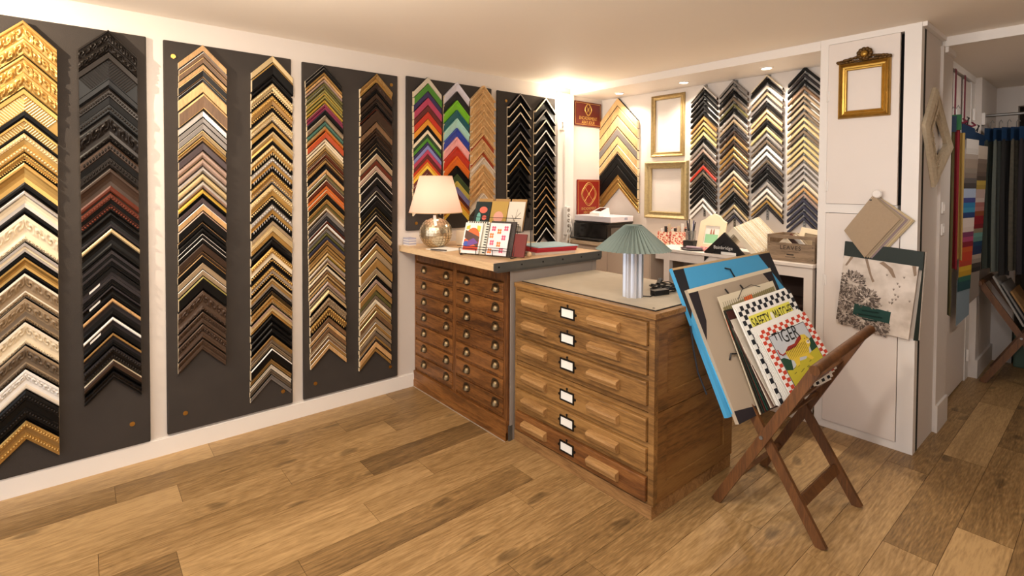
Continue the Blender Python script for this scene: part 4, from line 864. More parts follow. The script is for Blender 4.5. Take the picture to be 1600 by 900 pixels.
gold1 = mat('old_gilt', srgb(166, 142, 96), .42, .75, bump=.5, bscale=120, var=.35, vscale=45)
gold2 = mat('greyed_gilt', srgb(176, 156, 112), .5, .45, bump=.6, bscale=120, var=.3, vscale=60)
gold3 = mat('bright_gilt', srgb(172, 134, 62), .33, .85, bump=.2, bscale=100, var=.3, vscale=30)
def relief(t, x0, x1, z0, z1, yb, w, d, m, step=.022, r=.006, inset=.4, only=None):
    g = MB(); random.seed(3)
    for side in range(4):
        if only is not None and side not in only: continue
        ln = (x1-x0-w) if side % 2 == 0 else (z1-z0-w); k = max(2, int(ln/step))
        for i in range(k+1):
            s_ = i/k
            x, z = ((x0+w*inset+(x1-x0-2*w*inset)*s_, z0+w*inset), (x1-w*inset, z0+w*inset+(z1-z0-2*w*inset)*s_), (x0+w*inset+(x1-x0-2*w*inset)*s_, z1-w*inset), (x0+w*inset, z0+w*inset+(z1-z0-2*w*inset)*s_))[side]
            q = random.uniform(.8, 1.3)
            g.sph((x, yb-d*.62, z), r*q, 0, 6, 4, (1.3 if side % 2 == 0 else .8, .7, .8 if side % 2 == 0 else 1.3))
    q = g.build('ornament', m, t, smooth=70); q['kind'] = 'stuff'; return q
t = frame('gilt_frame', .592, .93, 1.752, 2.302, 3.997, .042, .024, gold1, 'narrow old gilt frame, upper of two on the back wall'); relief(t, .592, .93, 1.752, 2.302, 3.997, .042, .024, gold1, .018, .005, .3)
t = frame('gilt_frame', .536, .972, 1.20, 1.712, 3.997, .066, .04, gold2, 'wide greyed gilt frame, lower of two on the back wall'); relief(t, .536, .972, 1.20, 1.712, 3.997, .066, .04, gold2, .017, .0065, .28); relief(t, .536, .972, 1.20, 1.712, 3.997, .066, .03, gold2, .012, .004, .82)
# floral boxes, pen pot, photo frame
flor = mat('floral_paper', srgb(226, 196, 170), .8)
fn, fnt, fp = nt('floral_print'); vo = fnt.nodes.new('ShaderNodeTexVoronoi'); vo.inputs['Scale'].default_value = 62; cr = fnt.nodes.new('ShaderNodeValToRGB'); tc_ = fnt.nodes.new('ShaderNodeTexCoord'); fnt.links.new(tc_.outputs['Object'], vo.inputs['Vector'])
cr.color_ramp.interpolation = 'CONSTANT'; cr.color_ramp.elements[0].color = srgb(196, 60, 50); cr.color_ramp.elements[1].position = .52; cr.color_ramp.elements[1].color = srgb(240, 222, 200); e_ = cr.color_ramp.elements.new(.36); e_.color = srgb(222, 140, 120)
fnt.links.new(vo.outputs['Distance'], cr.inputs[0]); fnt.links.new(cr.outputs[0], fp.inputs['Base Color']); fp.inputs['Roughness'].default_value = .8
for i, (x0, x1, h, lab) in enumerate(((.80, .915, .105, 'floral paper box with red blossoms, left of two by the gilt frame'), (.925, 1.03, .115, 'floral paper box with red blossoms, right of two by the gilt frame'))):
    z = ZD if x0 > .93 else ZK
    q = MB().box(x0, x1, 3.80, 3.805, z, z+h).box(x0, x1, 3.90, 3.905, z, z+h+.035).box(x0, x0+.004, 3.805, 3.90, z, z+h).box(x1-.004, x1, 3.805, 3.90, z, z+h).box(x0, x1, 3.805, 3.90, z, z+.004)
    tag(q.build('floral_box', fn), lab, 'box', 'floral boxes')
    for k in range(4):
        xx = x0+.02+k*.024; hh = h+.02+.02*((k*7) % 3)
        tag(MB().obox((xx, 3.83+.01*k, z+.005), (.018, .004, 0), (0, .012, 0), (.004*(k-2), 0, hh)).build('leaflet', cut('leaflet_%d' % ((k+i) % 3), ((236, 230, 220), (40, 38, 36), (210, 190, 160))[(k+i) % 3])), '%s leaflet, %s in the %s floral box' % (('white', 'dark', 'tan')[(k+i) % 3], ('first', 'second', 'third', 'last')[k], ('left', 'right')[i]), 'leaflet', 'leaflets in the floral boxes')
pp_ = thing('pen_pot', 'clear pen pot on a black base next to the floral boxes', 'pen pot', (1.15, 3.74, ZD))
MB().box(1.105, 1.195, 3.70, 3.78, ZD, ZD+.055, 0, .004).build('base', black, pp_)
glass, gn, gp = nt('clear_plastic'); gp.inputs['Transmission Weight'].default_value = .9; gp.inputs['Roughness'].default_value = .1; gp.inputs['Base Color'].default_value = (.8, .8, .8, 1)
MB().lathe((1.15, 3.74, ZD), [(.036, .056), (.038, .135), (.036, .135), (.034, .058)], 20, 0, False).build('cup', glass, pp_)
for k in range(9):
    a = k*.7; c_ = ((30, 30, 40), (24, 24, 24), (40, 50, 110), (226, 214, 190), (30, 30, 30), (200, 180, 140), (26, 30, 60), (30, 30, 30), (230, 226, 220))[k]
    tag(MB().cyl((1.15+.016*math.cos(a), 3.74+.016*math.sin(a), ZD+.06), (1.15+.034*math.cos(a), 3.74+.034*math.sin(a), ZD+.19+.012*(k % 4)), .004, 7).build('pen', cut('pen_%d' % k, c_, .5)), '%s in the clear pen pot' % ('dark blue pen leaning right', 'black pen at the right back', 'bright blue pen at the back', 'wooden pencil at the back left', 'black pen leaning left', 'tan brush handle at the left front', 'navy pen at the front left', 'black pen at the front', 'white pen at the front right')[k], 'pen', 'pens in the pot')
ff = thing('photo_frame', 'cream wooden photo frame with arched top standing on the desk', 'photo frame', (1.30, 3.79, ZD))
fx0, fx1, fy, ln = 1.215, 1.43, 3.72, .30
def FP(x, z, n=0): return Vector((fx0+x*(fx1-fx0), fy+z*ln-n*.95, ZD+.002+z*.96-n*ln))
outer = [(0, 0), (1, 0), (1, .22), (.86, .235), (.72, .265), (.5, .285), (.28, .265), (.14, .235), (0, .22)]
cream = mat('cream_frame', srgb(230, 212, 180), .55)
q = MB()
inr = [(.22, .045), (.78, .045), (.78, .19), (.22, .19)]
for A, Bq in (((0, 1), (0, 1)),): pass
q.poly([FP(0, 0, .012), FP(1, 0, .012), FP(1, .045, .012), FP(0, .045, .012)], 0, FP(0, 0, 0)-FP(0, 0, .012))
q.poly([FP(0, .045, .012), FP(.22, .045, .012), FP(.22, .19, .012), FP(0, .19, .012)], 0, FP(0, 0, 0)-FP(0, 0, .012))
q.poly([FP(.78, .045, .012), FP(1, .045, .012), FP(1, .19, .012), FP(.78, .19, .012)], 0, FP(0, 0, 0)-FP(0, 0, .012))
q.poly([FP(0, .19, .012), FP(1, .19, .012)]+[FP(x, z, .012) for x, z in outer[2:]], 0, FP(0, 0, 0)-FP(0, 0, .012))
q.build('surround', cream, ff)
MB().poly([FP(.2, .04, .004), FP(.8, .04, .004), FP(.8, .195, .004), FP(.2, .195, .004)]).build('photo', cut('photo_white', (236, 230, 220), .3), ff)
MB().poly([FP(.26, .05, .005), FP(.74, .05, .005), FP(.74, .12, .005), FP(.26, .12, .005)]).build('green_panel', cut('mint', (150, 206, 160), .5), ff)
for x in (.46, .56): MB().poly([FP(x-.04, .12, .005), FP(x+.04, .12, .005), FP(x+.02, .155, .005), FP(x, .165, .005), FP(x-.02, .155, .005)]).build('figure', cut('figure_rose', (176, 120, 100), .5), ff)
MB().beam((1.32, 3.80, ZD+.14), (1.32, 3.90, ZD+.002), .04, .006, (1, 0, 0)).build('strut', cream, ff)
tr_ = MB().lathe((1.255, 3.61, ZD), [(.001, .002), (.085, .002), (.10, .012), (.097, .014), (.083, .006), (.001, .006)], 24, 0, False); tag(tr_.build('tray', mat('tray_dark', srgb(70, 56, 58), .4)), 'flat dark tray on the desk front edge', 'tray')
tag(MB().tube([(1.20, 3.60, ZD+.018), (1.25, 3.585, ZD+.022), (1.31, 3.59, ZD+.020), (1.335, 3.60, ZD+.02)], .009, 8).build('tissue', mat('lilac_cloth', srgb(176, 150, 160), .7)), 'folded lilac cloth lying in the dark tray', 'cloth')
pk = MB()
random.seed(5)
for k in range(14): pk.sph((1.355+random.uniform(-.03, .03), 3.60+random.uniform(-.025, .025), ZD+.012+random.uniform(0, .015)), .011, 0, 7, 5)
tag(pk.build('scrunchie', mat('coral_pink', srgb(222, 150, 146), .7), None, smooth=80), 'small pink scrunchie beside the dark tray', 'scrunchie')

# mat-board corner set in its black holder
cosx = Vector((1, 0, 0))
def matcorner(y, uc, va, hw, wv, th, m, lab, i):
    q = MB(); vs = []
    for yy in (y, y+th):
        for du, dz in ((-hw, -hw), (0, 0), (hw, -hw), (hw, -hw-wv), (0, -wv), (-hw, -hw-wv)): vs.append((uc+du, yy, va+dz))
    q.add(vs, [(0, 5, 4, 1), (1, 4, 3, 2), (6, 7, 10, 11), (7, 8, 9, 10), (0, 1, 7, 6), (1, 2, 8, 7), (2, 3, 9, 8), (3, 4, 10, 9), (4, 5, 11, 10), (5, 0, 6, 11)])
    o = q.build('mat_corner', m); return tag(o, lab, 'mat sample', 'mat-board corners in the black holder')
ho = MB(); ux, zt_ = 1.545, 1.235
def roofplate(mb, y0, y1, uc, va, hw, t_): 
    for sg in (-1, 1): mb.poly([(uc, y0, va), (uc+sg*hw, y0, va-hw), (uc+sg*hw, y0, va-hw-t_*1.4), (uc, y0, va-t_*1.4)], 0, (0, y1-y0, 0))
ho = MB(); roofplate(ho, 3.515, 3.535, ux, 1.165, .150, .05)
ho.poly([(ux-.105, 3.522, ZD+.001), (ux+.105, 3.522, ZD+.001), (ux+.10, 3.522, 1.065), (ux, 3.522, 1.155), (ux-.10, 3.522, 1.065)], 0, (0, .02, 0))
for sg in (-1, 1): ho.poly([(ux+sg*.15, 3.515, 1.015), (ux+sg*.15, 3.80, 1.015), (ux+sg*.148, 3.80, ZD), (ux+sg*.148, 3.515, ZD)], 0, (-sg*.02, 0, 0))
hm = ho.build('mat_corner_holder', mat('holder_black', srgb(18, 17, 18), .4)); tag(hm, 'black holder reading Bainbridge, full of cream mat-board corners', 'sample holder')
hm['_w'] = tuple(hm.location)
text('Bainbridge', .034, (ux-.005, 3.5135, 1.055), (1, 0, 0), (0, 0, 1), cut('holder_white', (236, 234, 230)), hm, lift=.002)
MB().poly([(ux-.02, 3.5135, ZD+.002), (ux+.09, 3.5135, ZD+.002), (ux+.09, 3.5135, ZD+.022), (ux-.02, 3.5135, ZD+.022)]).build('label_strip', paper, hm)
tones = [(236, 224, 200), (226, 208, 178), (240, 232, 214), (232, 218, 194), (244, 238, 224), (238, 228, 206)]
y = 3.545
for i in range(20):
    th = .0115 if i % 3 else .016
    matcorner(y, ux+.055+.006*i*.5, 1.205+.0036*i, .165, .06 if i else .05, th-.0015, cut('matboard_%d' % (i % 6), tones[i % 6], .85), '%s mat-board corner, %s counting back from the black holder' % (('warm ivory', 'sand', 'bright ivory', 'ivory', 'off-white', 'pale cream')[i % 6], nth(i+1)), i)
    y += th
# wooden LEAVES crate
crw = wood('weathered_crate', srgb(108, 88, 68), srgb(156, 132, 106), 0, 2.5, .65); X_, Xe, Ya, Ye = 1.828, 2.122, 3.56, 3.80
cr_ = thing('wooden_crate', 'weathered grey wooden crate lettered LEAVES at the desk end', 'crate', (1.975, 3.68, ZD))
fr_ = MB().box(X_, Xe, Ya, Ya+.012, ZD, ZD+.118).box(X_, Xe, Ya, Ya+.012, ZD+.148, ZD+.170).box(X_, X_+.016, Ya, Ya+.012, ZD+.118, ZD+.148).box(Xe-.016, Xe, Ya, Ya+.012, ZD+.118, ZD+.148)
fr_.build('front', crw, cr_)
MB().box(X_, Xe, Ye-.012, Ye, ZD, ZD+.17).build('back', crw, cr_)
for x in (X_, Xe-.012): MB().box(x, x+.012, Ya+.012, Ye-.012, ZD, ZD+.17).build('side', crw, cr_)
MB().box(X_+.012, Xe-.012, Ya+.012, Ye-.012, ZD, ZD+.012).build('bottom', crw, cr_)
inkb = cut('crate_ink', (34, 26, 20)); xm = (X_+Xe)/2
text('LEAVES', .038, (xm, Ya-.0005, ZD+.088), (1, 0, 0), (0, 0, 1), inkb, cr_, spacing=1.1)
MB().box(xm-.055, xm+.055, Ya-.0012, Ya-.0002, ZD+.062, ZD+.0635).box(xm-.022, xm+.022, Ya-.0012, Ya-.0002, ZD+.040, ZD+.048).box(xm-.03, xm+.03, Ya-.0012, Ya-.0002, ZD+.027, ZD+.030).build('printed_lines', inkb, cr_)
for x in (X_+.012, Xe-.012):
    for z in (.02, .10): MB().cyl((x, Ya-.002, ZD+z), (x, Ya, ZD+z), .003, 6).build('nail', blackm, cr_)
for i, (c, nm) in enumerate((((226, 210, 184), 'cream'), ((60, 34, 26), 'dark brown'), ((240, 236, 228), 'white'), ((96, 40, 28), 'red-brown'), ((206, 190, 162), 'beige'), ((236, 224, 200), 'ivory'))):
    o = MB(); yy = 3.59+.03*i; uc = 1.93+.02*(i % 3); va = ZD+.155+.006*i
    for sg in (-1, 1): o.poly([(uc, yy, va), (uc+sg*.075, yy, va-.075), (uc+sg*.075, yy, va-.11), (uc, yy, va-.035)], 0, (0, .012, 0))
    tag(o.build('mat_corner', cut('crate_corner_%d' % i, c, .7)), '%s corner piece standing inside the wooden crate' % nm, 'mat sample', 'corner pieces in the wooden crate')
t = thing('small_frame', 'small cream frame sticking out of the wooden crate', 'picture frame', (2.04, 3.74, ZD+.03))
def SP(x, z, n): return Vector((1.955+x*.155+z*.02, 3.70+z*.05-n, ZD+.06+z*.155-x*.02))
for a, b_, c_, d_ in (((0, 0), (1, 0), (.8, .2), (.2, .2)), ((1, 0), (1, 1), (.8, .8), (.8, .2)), ((1, 1), (0, 1), (.2, .8), (.8, .8)), ((0, 1), (0, 0), (.2, .2), (.2, .8))):
    MB().poly([SP(*a, .014), SP(*b_, .014), SP(*c_, .014), SP(*d_, .014)], 0, (0, .014, 0)).build('rail', cream, t)
MB().poly([SP(.18, .18, .004), SP(.82, .18, .004), SP(.82, .82, .004), SP(.18, .82, .004)]).build('picture', cut('photo_sepia', (170, 150, 120), .5), t)

# ------------------------------------------------------------------ on the cupboard doors
t = frame('crested_frame', 2.249, 2.512, 1.903, 2.232, 3.532, .046, .028, gold3, 'bright gilt frame with carved crest on the cupboard door')
g = MB(); random.seed(9)
for i in range(34):
    s_ = i/33; x = 2.252+.257*s_; h = .014+.030*(1-abs(s_-.5)*2)**.7
    for k in range(2): g.sph((x+random.uniform(-.004, .004), 3.515, 2.232+h*(k+.3)/2), random.uniform(.007, .012), 0, 7, 5, (1.2, .7, .8))
for i in range(11):
    a = 2*math.pi*i/11; g.sph((2.385+.030*math.cos(a), 3.51, 2.272+.026*math.sin(a)), .013, 0, 7, 5, (1, .7, 1))
g.build('crest', mat('dark_gilt', srgb(92, 66, 30), .45, .6, var=.4, vscale=60), t, smooth=80)
MB().sph((2.385, 3.505, 2.270), .020, 0, 12, 8, (1, .7, 1)).build('shell', gold3, t, smooth=80)
# linen swatch book hanging by its corner from the knob
def quadboard(name, c, y, th, m, parent): return MB().poly([(x, y, z) for x, z in c], 0, (0, th, 0)).build(name, m, parent)
lin = mat('linen_board', srgb(172, 150, 124), .9, bump=.5, bscale=700, var=.08, vscale=90)
sb = thing('swatch_book', 'beige linen swatch book hanging by one corner from the knob', 'swatch book', (2.45, 3.49, 1.08))
base_c = [(2.447, 1.448), (2.305, 1.235), (2.413, 1.085), (2.578, 1.318)]
fan = [((196, 176, 138), .048), ((206, 186, 146), .042), ((188, 170, 150), .034), ((150, 132, 134), .026), ((176, 158, 132), .018), ((168, 148, 120), .009)]
for i, (c, sh_) in enumerate(fan):
    cc = [(x+sh_*(1.2 if k >= 2 else .25), z-sh_*(.12 if k >= 2 else 0)+(.0)) for k, (x, z) in enumerate(base_c)]
    quadboard('leaf', cc, 3.520-.0052*i, .0045, mat('swatch_leaf_%d' % i, srgb(*c), .9, bump=.4, bscale=600), sb)
quadboard('cover', base_c, 3.4855, .004, lin, sb)
MB().cyl((2.437, 3.4845, 1.421), (2.437, 3.4860, 1.421), .006, 10).build('eyelet', blackm, sb)
MB().tube([(2.437, 3.483, 1.421), (2.450, 3.478, 1.440), (2.466, 3.484, 1.444), (2.480, 3.50, 1.43)], .0015, 6).build('cord', cut('cord_cream', (220, 206, 184)), sb)
# wallpaper book
wb_ = thing('wallpaper_book', 'wallpaper book with shrub landscape and dark green head strip', 'wallpaper book', (2.47, 3.51, .65))
gm = mat('book_green', srgb(26, 38, 32), .6)
quadboard('back_board', [(2.306, 1.168), (2.690, 1.142), (2.668, .655), (2.285, .690)], 3.526, .005, mat('book_grey', srgb(190, 176, 162), .8), wb_)
quadboard('head_strip', [(2.306, 1.170), (2.684, 1.144), (2.678, 1.045), (2.300, 1.066)], 3.505, .019, gm, wb_)
MB().poly([(2.684, 3.505, 1.13), (2.684, 3.523, 1.13), (2.664, 3.523, .65), (2.645, 3.507, .652)]).build('side_edge', gm, wb_)
def wallpaper():
    m, n, p = nt('toile_paper'); N = n.nodes; L = n.links; tc = N.new('ShaderNodeTexCoord')
    nz = N.new('ShaderNodeTexNoise'); nz.inputs['Scale'].default_value = 9; nz.inputs['Detail'].default_value = 6
    L.new(tc.outputs['Object'], nz.inputs['Vector']); cr = N.new('ShaderNodeValToRGB')
    cr.color_ramp.elements[0].position = .38; cr.color_ramp.elements[0].color = srgb(196, 182, 168); cr.color_ramp.elements[1].position = .62; cr.color_ramp.elements[1].color = srgb(228, 216, 204)
    L.new(nz.outputs['Fac'], cr.inputs[0]); L.new(cr.outputs[0], p.inputs['Base Color']); p.inputs['Roughness'].default_value = .35; return m
fpx = [(2.303, 1.084), (2.662, 1.062), (2.624, .652), (2.266, .680)]
quadboard('front_page', fpx, 3.503, .016, wallpaper(), wb_)
def WP(x, y, l=.0006):
    a, b_, c_, d_ = [Vector((p_[0], 3.503-l, p_[1])) for p_ in fpx]
    return (d_*(1-x)+c_*x)*(1-y)+(a*(1-x)+b_*x)*y
random.seed(21)
def shrub(cx, cy, r):
    g1, g2 = MB(), MB()
    for i in range(260):
        a = random.uniform(0, 2*math.pi); q = r*math.sqrt(random.random()); x, y = cx+q*math.cos(a), cy+q*math.sin(a)*.9
        if x < .0 or y < .0: continue
        s_ = random.uniform(.018, .032); an = a+random.uniform(-.4, .4)
        tip = (x+s_*2*math.cos(an), y+s_*2*math.sin(an)); sd = (-math.sin(an)*s_*.5, math.cos(an)*s_*.5)
        pts = [WP(max(0, x), y, .001+i*.000004), WP(max(0, (x+tip[0])/2+sd[0]), (y+tip[1])/2+sd[1], .001+i*.000004), WP(max(0, tip[0]), tip[1], .001+i*.000004), WP(max(0, (x+tip[0])/2-sd[0]), (y+tip[1])/2-sd[1], .001+i*.000004)]
        (g1 if random.random() < .5 else g2).poly(pts)
    g1.build('printed_leaves', cut('toile_dark', (84, 72, 64)), wb_); g2.build('printed_leaves', cut('toile_mid', (156, 142, 130)), wb_)
for c_ in ((.16, .62, .17), (.40, .42, .15), (.10, .36, .13), (.12, .14, .13), (.38, .10, .14), (.62, .07, .1)): shrub(*c_)
for pts in ([(.30, 1), (.34, 1), (.42, .78), (.47, .70), (.44, .68), (.38, .80)], [(.55, 1), (.68, .92), (.74, .80), (.70, .80), (.62, .90), (.50, .97)], [(.10, 1), (.14, 1), (.06, .86), (.03, .86)], [(.92, 1), (.97, 1), (.99, .88), (.96, .86)]):
    MB().poly([WP(x, y, .001) for x, y in pts]).build('printed_trunk', cut('toile_trunk', (146, 124, 104)), wb_)
for k in range(16):
    x, y = random.uniform(.5, .95), random.uniform(.3, .9); g = MB()
    for q in range(5):
        a = math.pi/2+(q-2)*.35; g.poly([WP(x-.004, y, .001), WP(x+.004, y, .001), WP(x+.035*math.cos(a), y+.04*math.sin(a), .001)])
    g.build('printed_tuft', cut('toile_tuft', (140, 126, 112)), wb_)
lb = [(2.363, .808), (2.542, .789), (2.534, .722), (2.354, .737)]
MB().poly([(x, 3.501, z) for x, z in lb], 0, (0, .0015, 0)).build('title_label', mat('label_green', srgb(20, 62, 54), .4), wb_)
g = MB()
for i, (a, b_) in enumerate(((.25, .75), (.15, .85), (.3, .7))): 
    z = .8-.025*(i+.5); g.box(2.358+.17*a, 2.358+.17*b_, 3.5002, 3.5008, z-.012*0-.018, z-.010)
g.build('title_lines', mat('label_foil', srgb(12, 40, 34), .3), wb_)
# black elastic strip / gap edge clip at the cupboard
MB()
for z0, z1, lab in ((1.335, 1.405, 'upper white light switch on the cupboard side'), (1.203, 1.272, 'lower white light switch on the cupboard side')):
    t = thing('light_switch', lab, 'light switch', (2.66, 4.045, z0), 'light switches')
    MB().bbox(2.6602, 2.668, 4.01, 4.08, z0, z1, 0, .003).build('plate', trimw, t)
    MB().bbox(2.668, 2.672, 4.03, 4.06, z0+.015, z1-.015, 0, .001).build('rocker', trimw, t)
# lozenge frame on the side wall
lz_ = thing('lozenge_frame', 'weathered diamond-shaped wooden frame on the cupboard side wall', 'picture frame', (2.66, 3.93, 1.50))
out = [(3.79, 2.072), (3.56, 1.838), (3.82, 1.495), (4.165, 1.735)]; cen = (3.835, 1.785)
def inn(p, k): return (cen[0]+(p[0]-cen[0])*k, cen[1]+(p[1]-cen[1])*k)
wm = mat('weathered_white_wood', srgb(190, 174, 148), .85, bump=1, bscale=90, var=.25, vscale=50)
XB = 2.646
for k in range(4):
    a, b_ = out[k], out[(k+1) % 4]
    q = MB(); n_ = 0
    prof = [(1, 0), (1, .018), (.90, .03), (.78, .032), (.66, .022), (.55, .018), (.55, 0)]
    for P0 in (a, b_):
        for kk, h in prof: q.v.append((XB+h+(.015 if P0[0] > 3.98 else 0), *inn(P0, kk)))
    n_ = len(prof)
    for i in range(n_-1): q.f.append([i, i+1, n_+i+1, n_+i]); q.m.append(0)
    q.build('rail', wm, lz_)
g = MB()
for k in range(4):
    a, b_ = out[k], out[(k+1) % 4]
    for i in range(26):
        s_ = (i+.5)/26
        for kk in (.62, .84):
            p0 = inn((a[0]+(b_[0]-a[0])*s_, a[1]+(b_[1]-a[1])*s_), kk); g.sph((XB+.026, p0[0], p0[1]), random.uniform(.005, .009), 0, 5, 4)
g.build('ornament', wm, lz_)['kind'] = 'stuff'
# ------------------------------------------------------------------ hall: ribbons, fabric samples, rail
rib = mat('wine_ribbon', srgb(120, 22, 52), .5)
for y, lab in ((4.55, 'wine red ribbon on the hall door, nearer the diamond frame'), (4.86, 'wine red ribbon on the hall door, farther one')):
    tag(MB().box(2.618, 2.6195, y, y+.05, 1.93, 2.30).tube([(2.62, y+.025, 1.95), (2.66, y+.025, 1.93), (2.675, y+.06, 1.94), (2.65, y+.10, 1.965)], .006, 6).build('ribbon', rib), lab, 'ribbon', 'wine red ribbons on the hall door')
navy = mat('header_blue', srgb(22, 52, 84), .55)
SW = {'a': [(206, 198, 190), (196, 188, 180), (210, 204, 196), (168, 152, 138), (150, 132, 116), (140, 126, 112), (128, 112, 100), (96, 88, 84), (70, 62, 60), (40, 38, 40), (168, 182, 206), (60, 66, 130), (40, 120, 168), (60, 140, 176), (30, 56, 110), (24, 34, 72), (222, 206, 196), (214, 196, 186), (120, 50, 90), (172, 70, 110), (130, 20, 40), (170, 24, 36), (196, 84, 30), (190, 60, 28), (176, 60, 34), (206, 164, 40), (186, 146, 30), (160, 140, 50), (40, 96, 80), (24, 70, 76)],
      'b': [(206, 190, 172), (200, 184, 166), (196, 180, 160), (130, 112, 98), (120, 102, 88), (106, 88, 76), (84, 70, 60), (196, 166, 76), (180, 150, 70), (206, 176, 160), (196, 170, 160), (214, 194, 184), (176, 112, 104), (190, 130, 122), (150, 76, 40), (160, 84, 40), (150, 20, 34), (124, 16, 30), (150, 136, 110), (110, 160, 150), (96, 140, 134), (20, 70, 90), (24, 66, 100), (30, 50, 90), (186, 170, 156), (160, 146, 134), (70, 60, 56), (50, 44, 42)]}
def hanger(y, z, sw, tail, ztail, lab):
    t = thing('fabric_hanger', lab, 'fabric samples', (2.66, y, ztail), 'fabric sample hangers')
    MB().tube([(2.65, y, z+.05), (2.67, y+.01, z+.09), (2.655, y+.03, z+.10)], .004, 6).tube([(2.65, y+.07, z+.05), (2.66, y+.05, z+.1)], .004, 6).build('hook', black, t)
    MB().obox((2.642, y-.06, z-.05), (.03, .25, -.02), (.004, 0, 0), (0, 0, .10)).build('header_card', navy, t)
    MB().obox((2.6478, y-.02, z-.005), (.018, .15, -.011), (.0006, 0, 0), (0, 0, .02)).build('header_print', cut('header_print', (120, 140, 160)), t)
    zz_ = z-.055; n_ = len(SW[sw]); dz = (zz_-ztail-.27)/n_
    for i, c in enumerate(SW[sw]):
        MB().obox((2.640+.0022*(n_-i)*.4, y-.055+.004*math.sin(i), zz_-dz*(i+1)-.03), (.03, .235, 0), (.002, 0, 0), (.001, 0, dz+.03)).build('swatch', cut('swatch_%d_%d_%d' % c, c, .9), t)
    MB().obox((2.636, y-.055, ztail), (.03, .235, .05), (.003, 0, 0), (0, 0, .32)).build('tail_cloth', cut('tail_%s' % sw, tail, .9), t)
    MB().obox((2.6525, y+.07, ztail+.05), (.010, .07, .015), (.001, 0, 0), (0, 0, .03)).build('care_label', paper, t)
hanger(4.72, 1.885, 'a', (128, 146, 158), .53, 'fabric hanger of bright swatches ending in pale blue cloth')
hanger(5.10, 1.86, 'b', (150, 138, 128), .62, 'fabric hanger of muted swatches ending in taupe cloth')
def drape(x0, x1, y0, y1, z0, z1, m, lab, wav=.012, nf=4, head=None, headm=None, cat='fabric length', grp='fabric lengths in the hall'):
    g = MB(); n_ = 20; k_ = 10
    vs = []
    for j in range(k_+1):
        z = z0+(z1-z0)*j/k_; amp = wav*(1.2-.7*j/k_)
        for i in range(n_+1):
            s_ = i/n_; dx = (x1-x0); dy = (y1-y0); ln = math.hypot(dx, dy)
            o_ = amp*math.sin(s_*nf*2*math.pi+j*.25)
            vs.append((x0+dx*s_-dy/ln*o_, y0+dy*s_+dx/ln*o_, z+.01*math.sin(3*s_)*(1-j/k_)))
    m2 = len(vs); vs2 = [(v[0]-(y1-y0)*.01, v[1]+(x1-x0)*.04, v[2]) for v in vs]
    fs = [(j*(n_+1)+i, j*(n_+1)+i+1, (j+1)*(n_+1)+i+1, (j+1)*(n_+1)+i) for j in range(k_) for i in range(n_)]
    g.add(vs, fs)
    loc = ((x0+x1)/2, (y0+y1)/2, z0)
    t = thing('fabric_length', lab, cat, loc, grp)
    g.build('cloth', m, t, smooth=80)
    if head:
        MB().obox((x0-.005, y0-.008, z1-.01), (x1-x0+.01, y1-y0, 0), (0, .01, 0), (0, 0, .10)).build('header_card', headm or navy, t)
        xm_, ym_ = (x0+x1)/2, (y0+y1)/2
        MB().tube([(xm_, ym_, z1+.085), (xm_, ym_, z1+.13), (xm_+.01, ym_, z1+.15), (xm_+.02, ym_, z1+.13)], .003, 6).build('hook', steel, t)
    return t
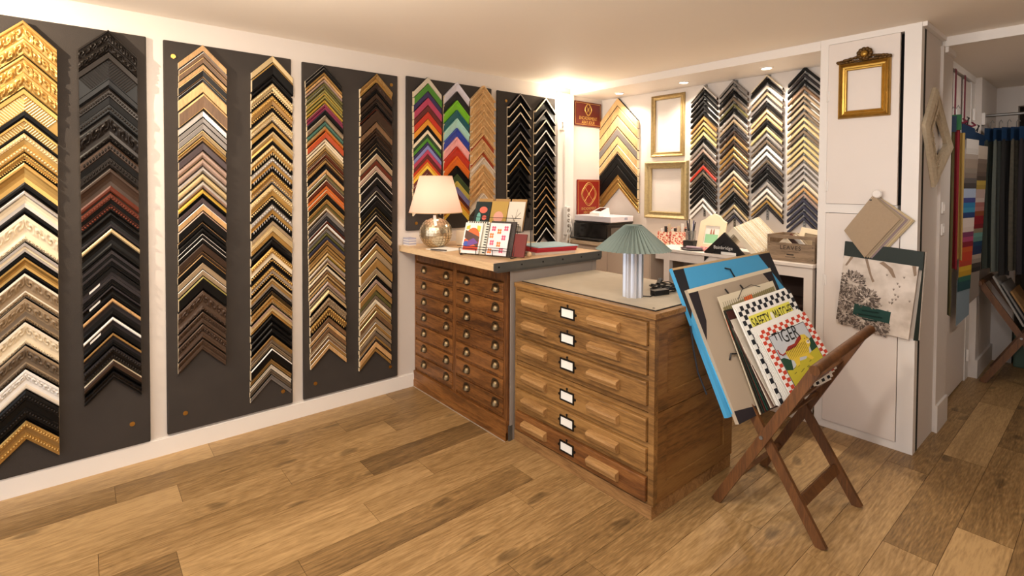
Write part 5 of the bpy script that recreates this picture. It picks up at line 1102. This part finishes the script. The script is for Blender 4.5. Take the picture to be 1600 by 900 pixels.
# left of the swatches, behind the door handle
drape(2.625, 2.67, 4.285, 4.29, .66, 1.86, cut('cloth_olive', (86, 78, 44), .9), 'olive fabric length hanging beside the diamond frame', .006, 2, True)
drape(2.63, 2.675, 4.40, 4.41, .95, 1.88, cut('cloth_red', (128, 20, 34), .9), 'deep red fabric length with green header near the diamond frame', .008, 2, True, mat('header_green', srgb(30, 110, 60), .55))
drape(2.64, 2.68, 4.53, 4.54, 1.0, 1.86, cut('cloth_gold', (170, 140, 76), .9), 'gold braid fabric length next to the red one', .006, 2)
rl = thing('hanging_rail', 'white metal rail carrying dark fabric lengths in the hall', 'rail', (2.9, 5.4, 2.03))
MB().cyl((2.655, 5.40, 2.05), (3.45, 5.40, 2.05), .011, 12).build('bar', steel, rl, smooth=40)
MB().box(2.646, 2.665, 5.36, 5.44, 1.98, 2.07).build('bracket', trimw, rl)
fab = [((48, 54, 46), 'dark sage'), ((92, 96, 88), 'grey-green'), ((30, 28, 26), 'black'), ((78, 72, 60), 'speckled olive'), ((36, 30, 34), 'charcoal'), ((110, 70, 56), 'rust brown'), ((54, 24, 30), 'burgundy'), ((158, 150, 130), 'pale sage'), ((30, 44, 40), 'bottle green'), ((66, 26, 30), 'wine'), ((34, 34, 44), 'ink blue'), ((90, 84, 70), 'khaki')]
for i, (c, nm) in enumerate(fab):
    x = 2.675+.048*i
    m = mat('fabric_%d' % i, srgb(*c), .9, var=.5 if i in (3, 5, 7) else .15, vscale=40)
    drape(x, x+.04, 5.33+.02*(i % 2), 5.44, .86-.02*(i % 3), 1.86, m, '%s fabric length, %s on the hall rail' % (nm, nth(i+1)+' from the wall'), .010, 2, True)
folding_rack((2.70, 5.30), 'brown folding rack with grey boards under the hanging fabrics')
for i, (c, lab) in enumerate((((150, 146, 140), 'grey board, rear one in the hall rack'), ((120, 116, 112), 'darker grey board in the hall rack'), ((150, 112, 66), 'brown board, front one in the hall rack'))):
    sheet('board', (2.745+.05*i, 5.33, .82-.05*i), (2.745+.05*i, 5.75, .82-.05*i), 2.92+.03*i, .47, .012, cut('hall_board_%d' % i, c, .7), lab, 'board')
tag(MB().bbox(2.80, 3.2, 5.95, 6.25, 0, .30, 0, .01).build('storage_box', mat('green_box', srgb(64, 84, 70), .6)), 'dull green box on the floor behind the hall rack', 'box')
tag(MB().sph((3.0, 5.25, .70), .07, 0, 12, 8, (.7, .5, 1.1)).build('cloth_bundle', mat('bundle_cream', srgb(196, 176, 156), .9), None, smooth=80), 'pale rolled cloth resting in the hall rack', 'cloth')
for o in bpy.data.objects:
    if '_w' in o: del o['_w']
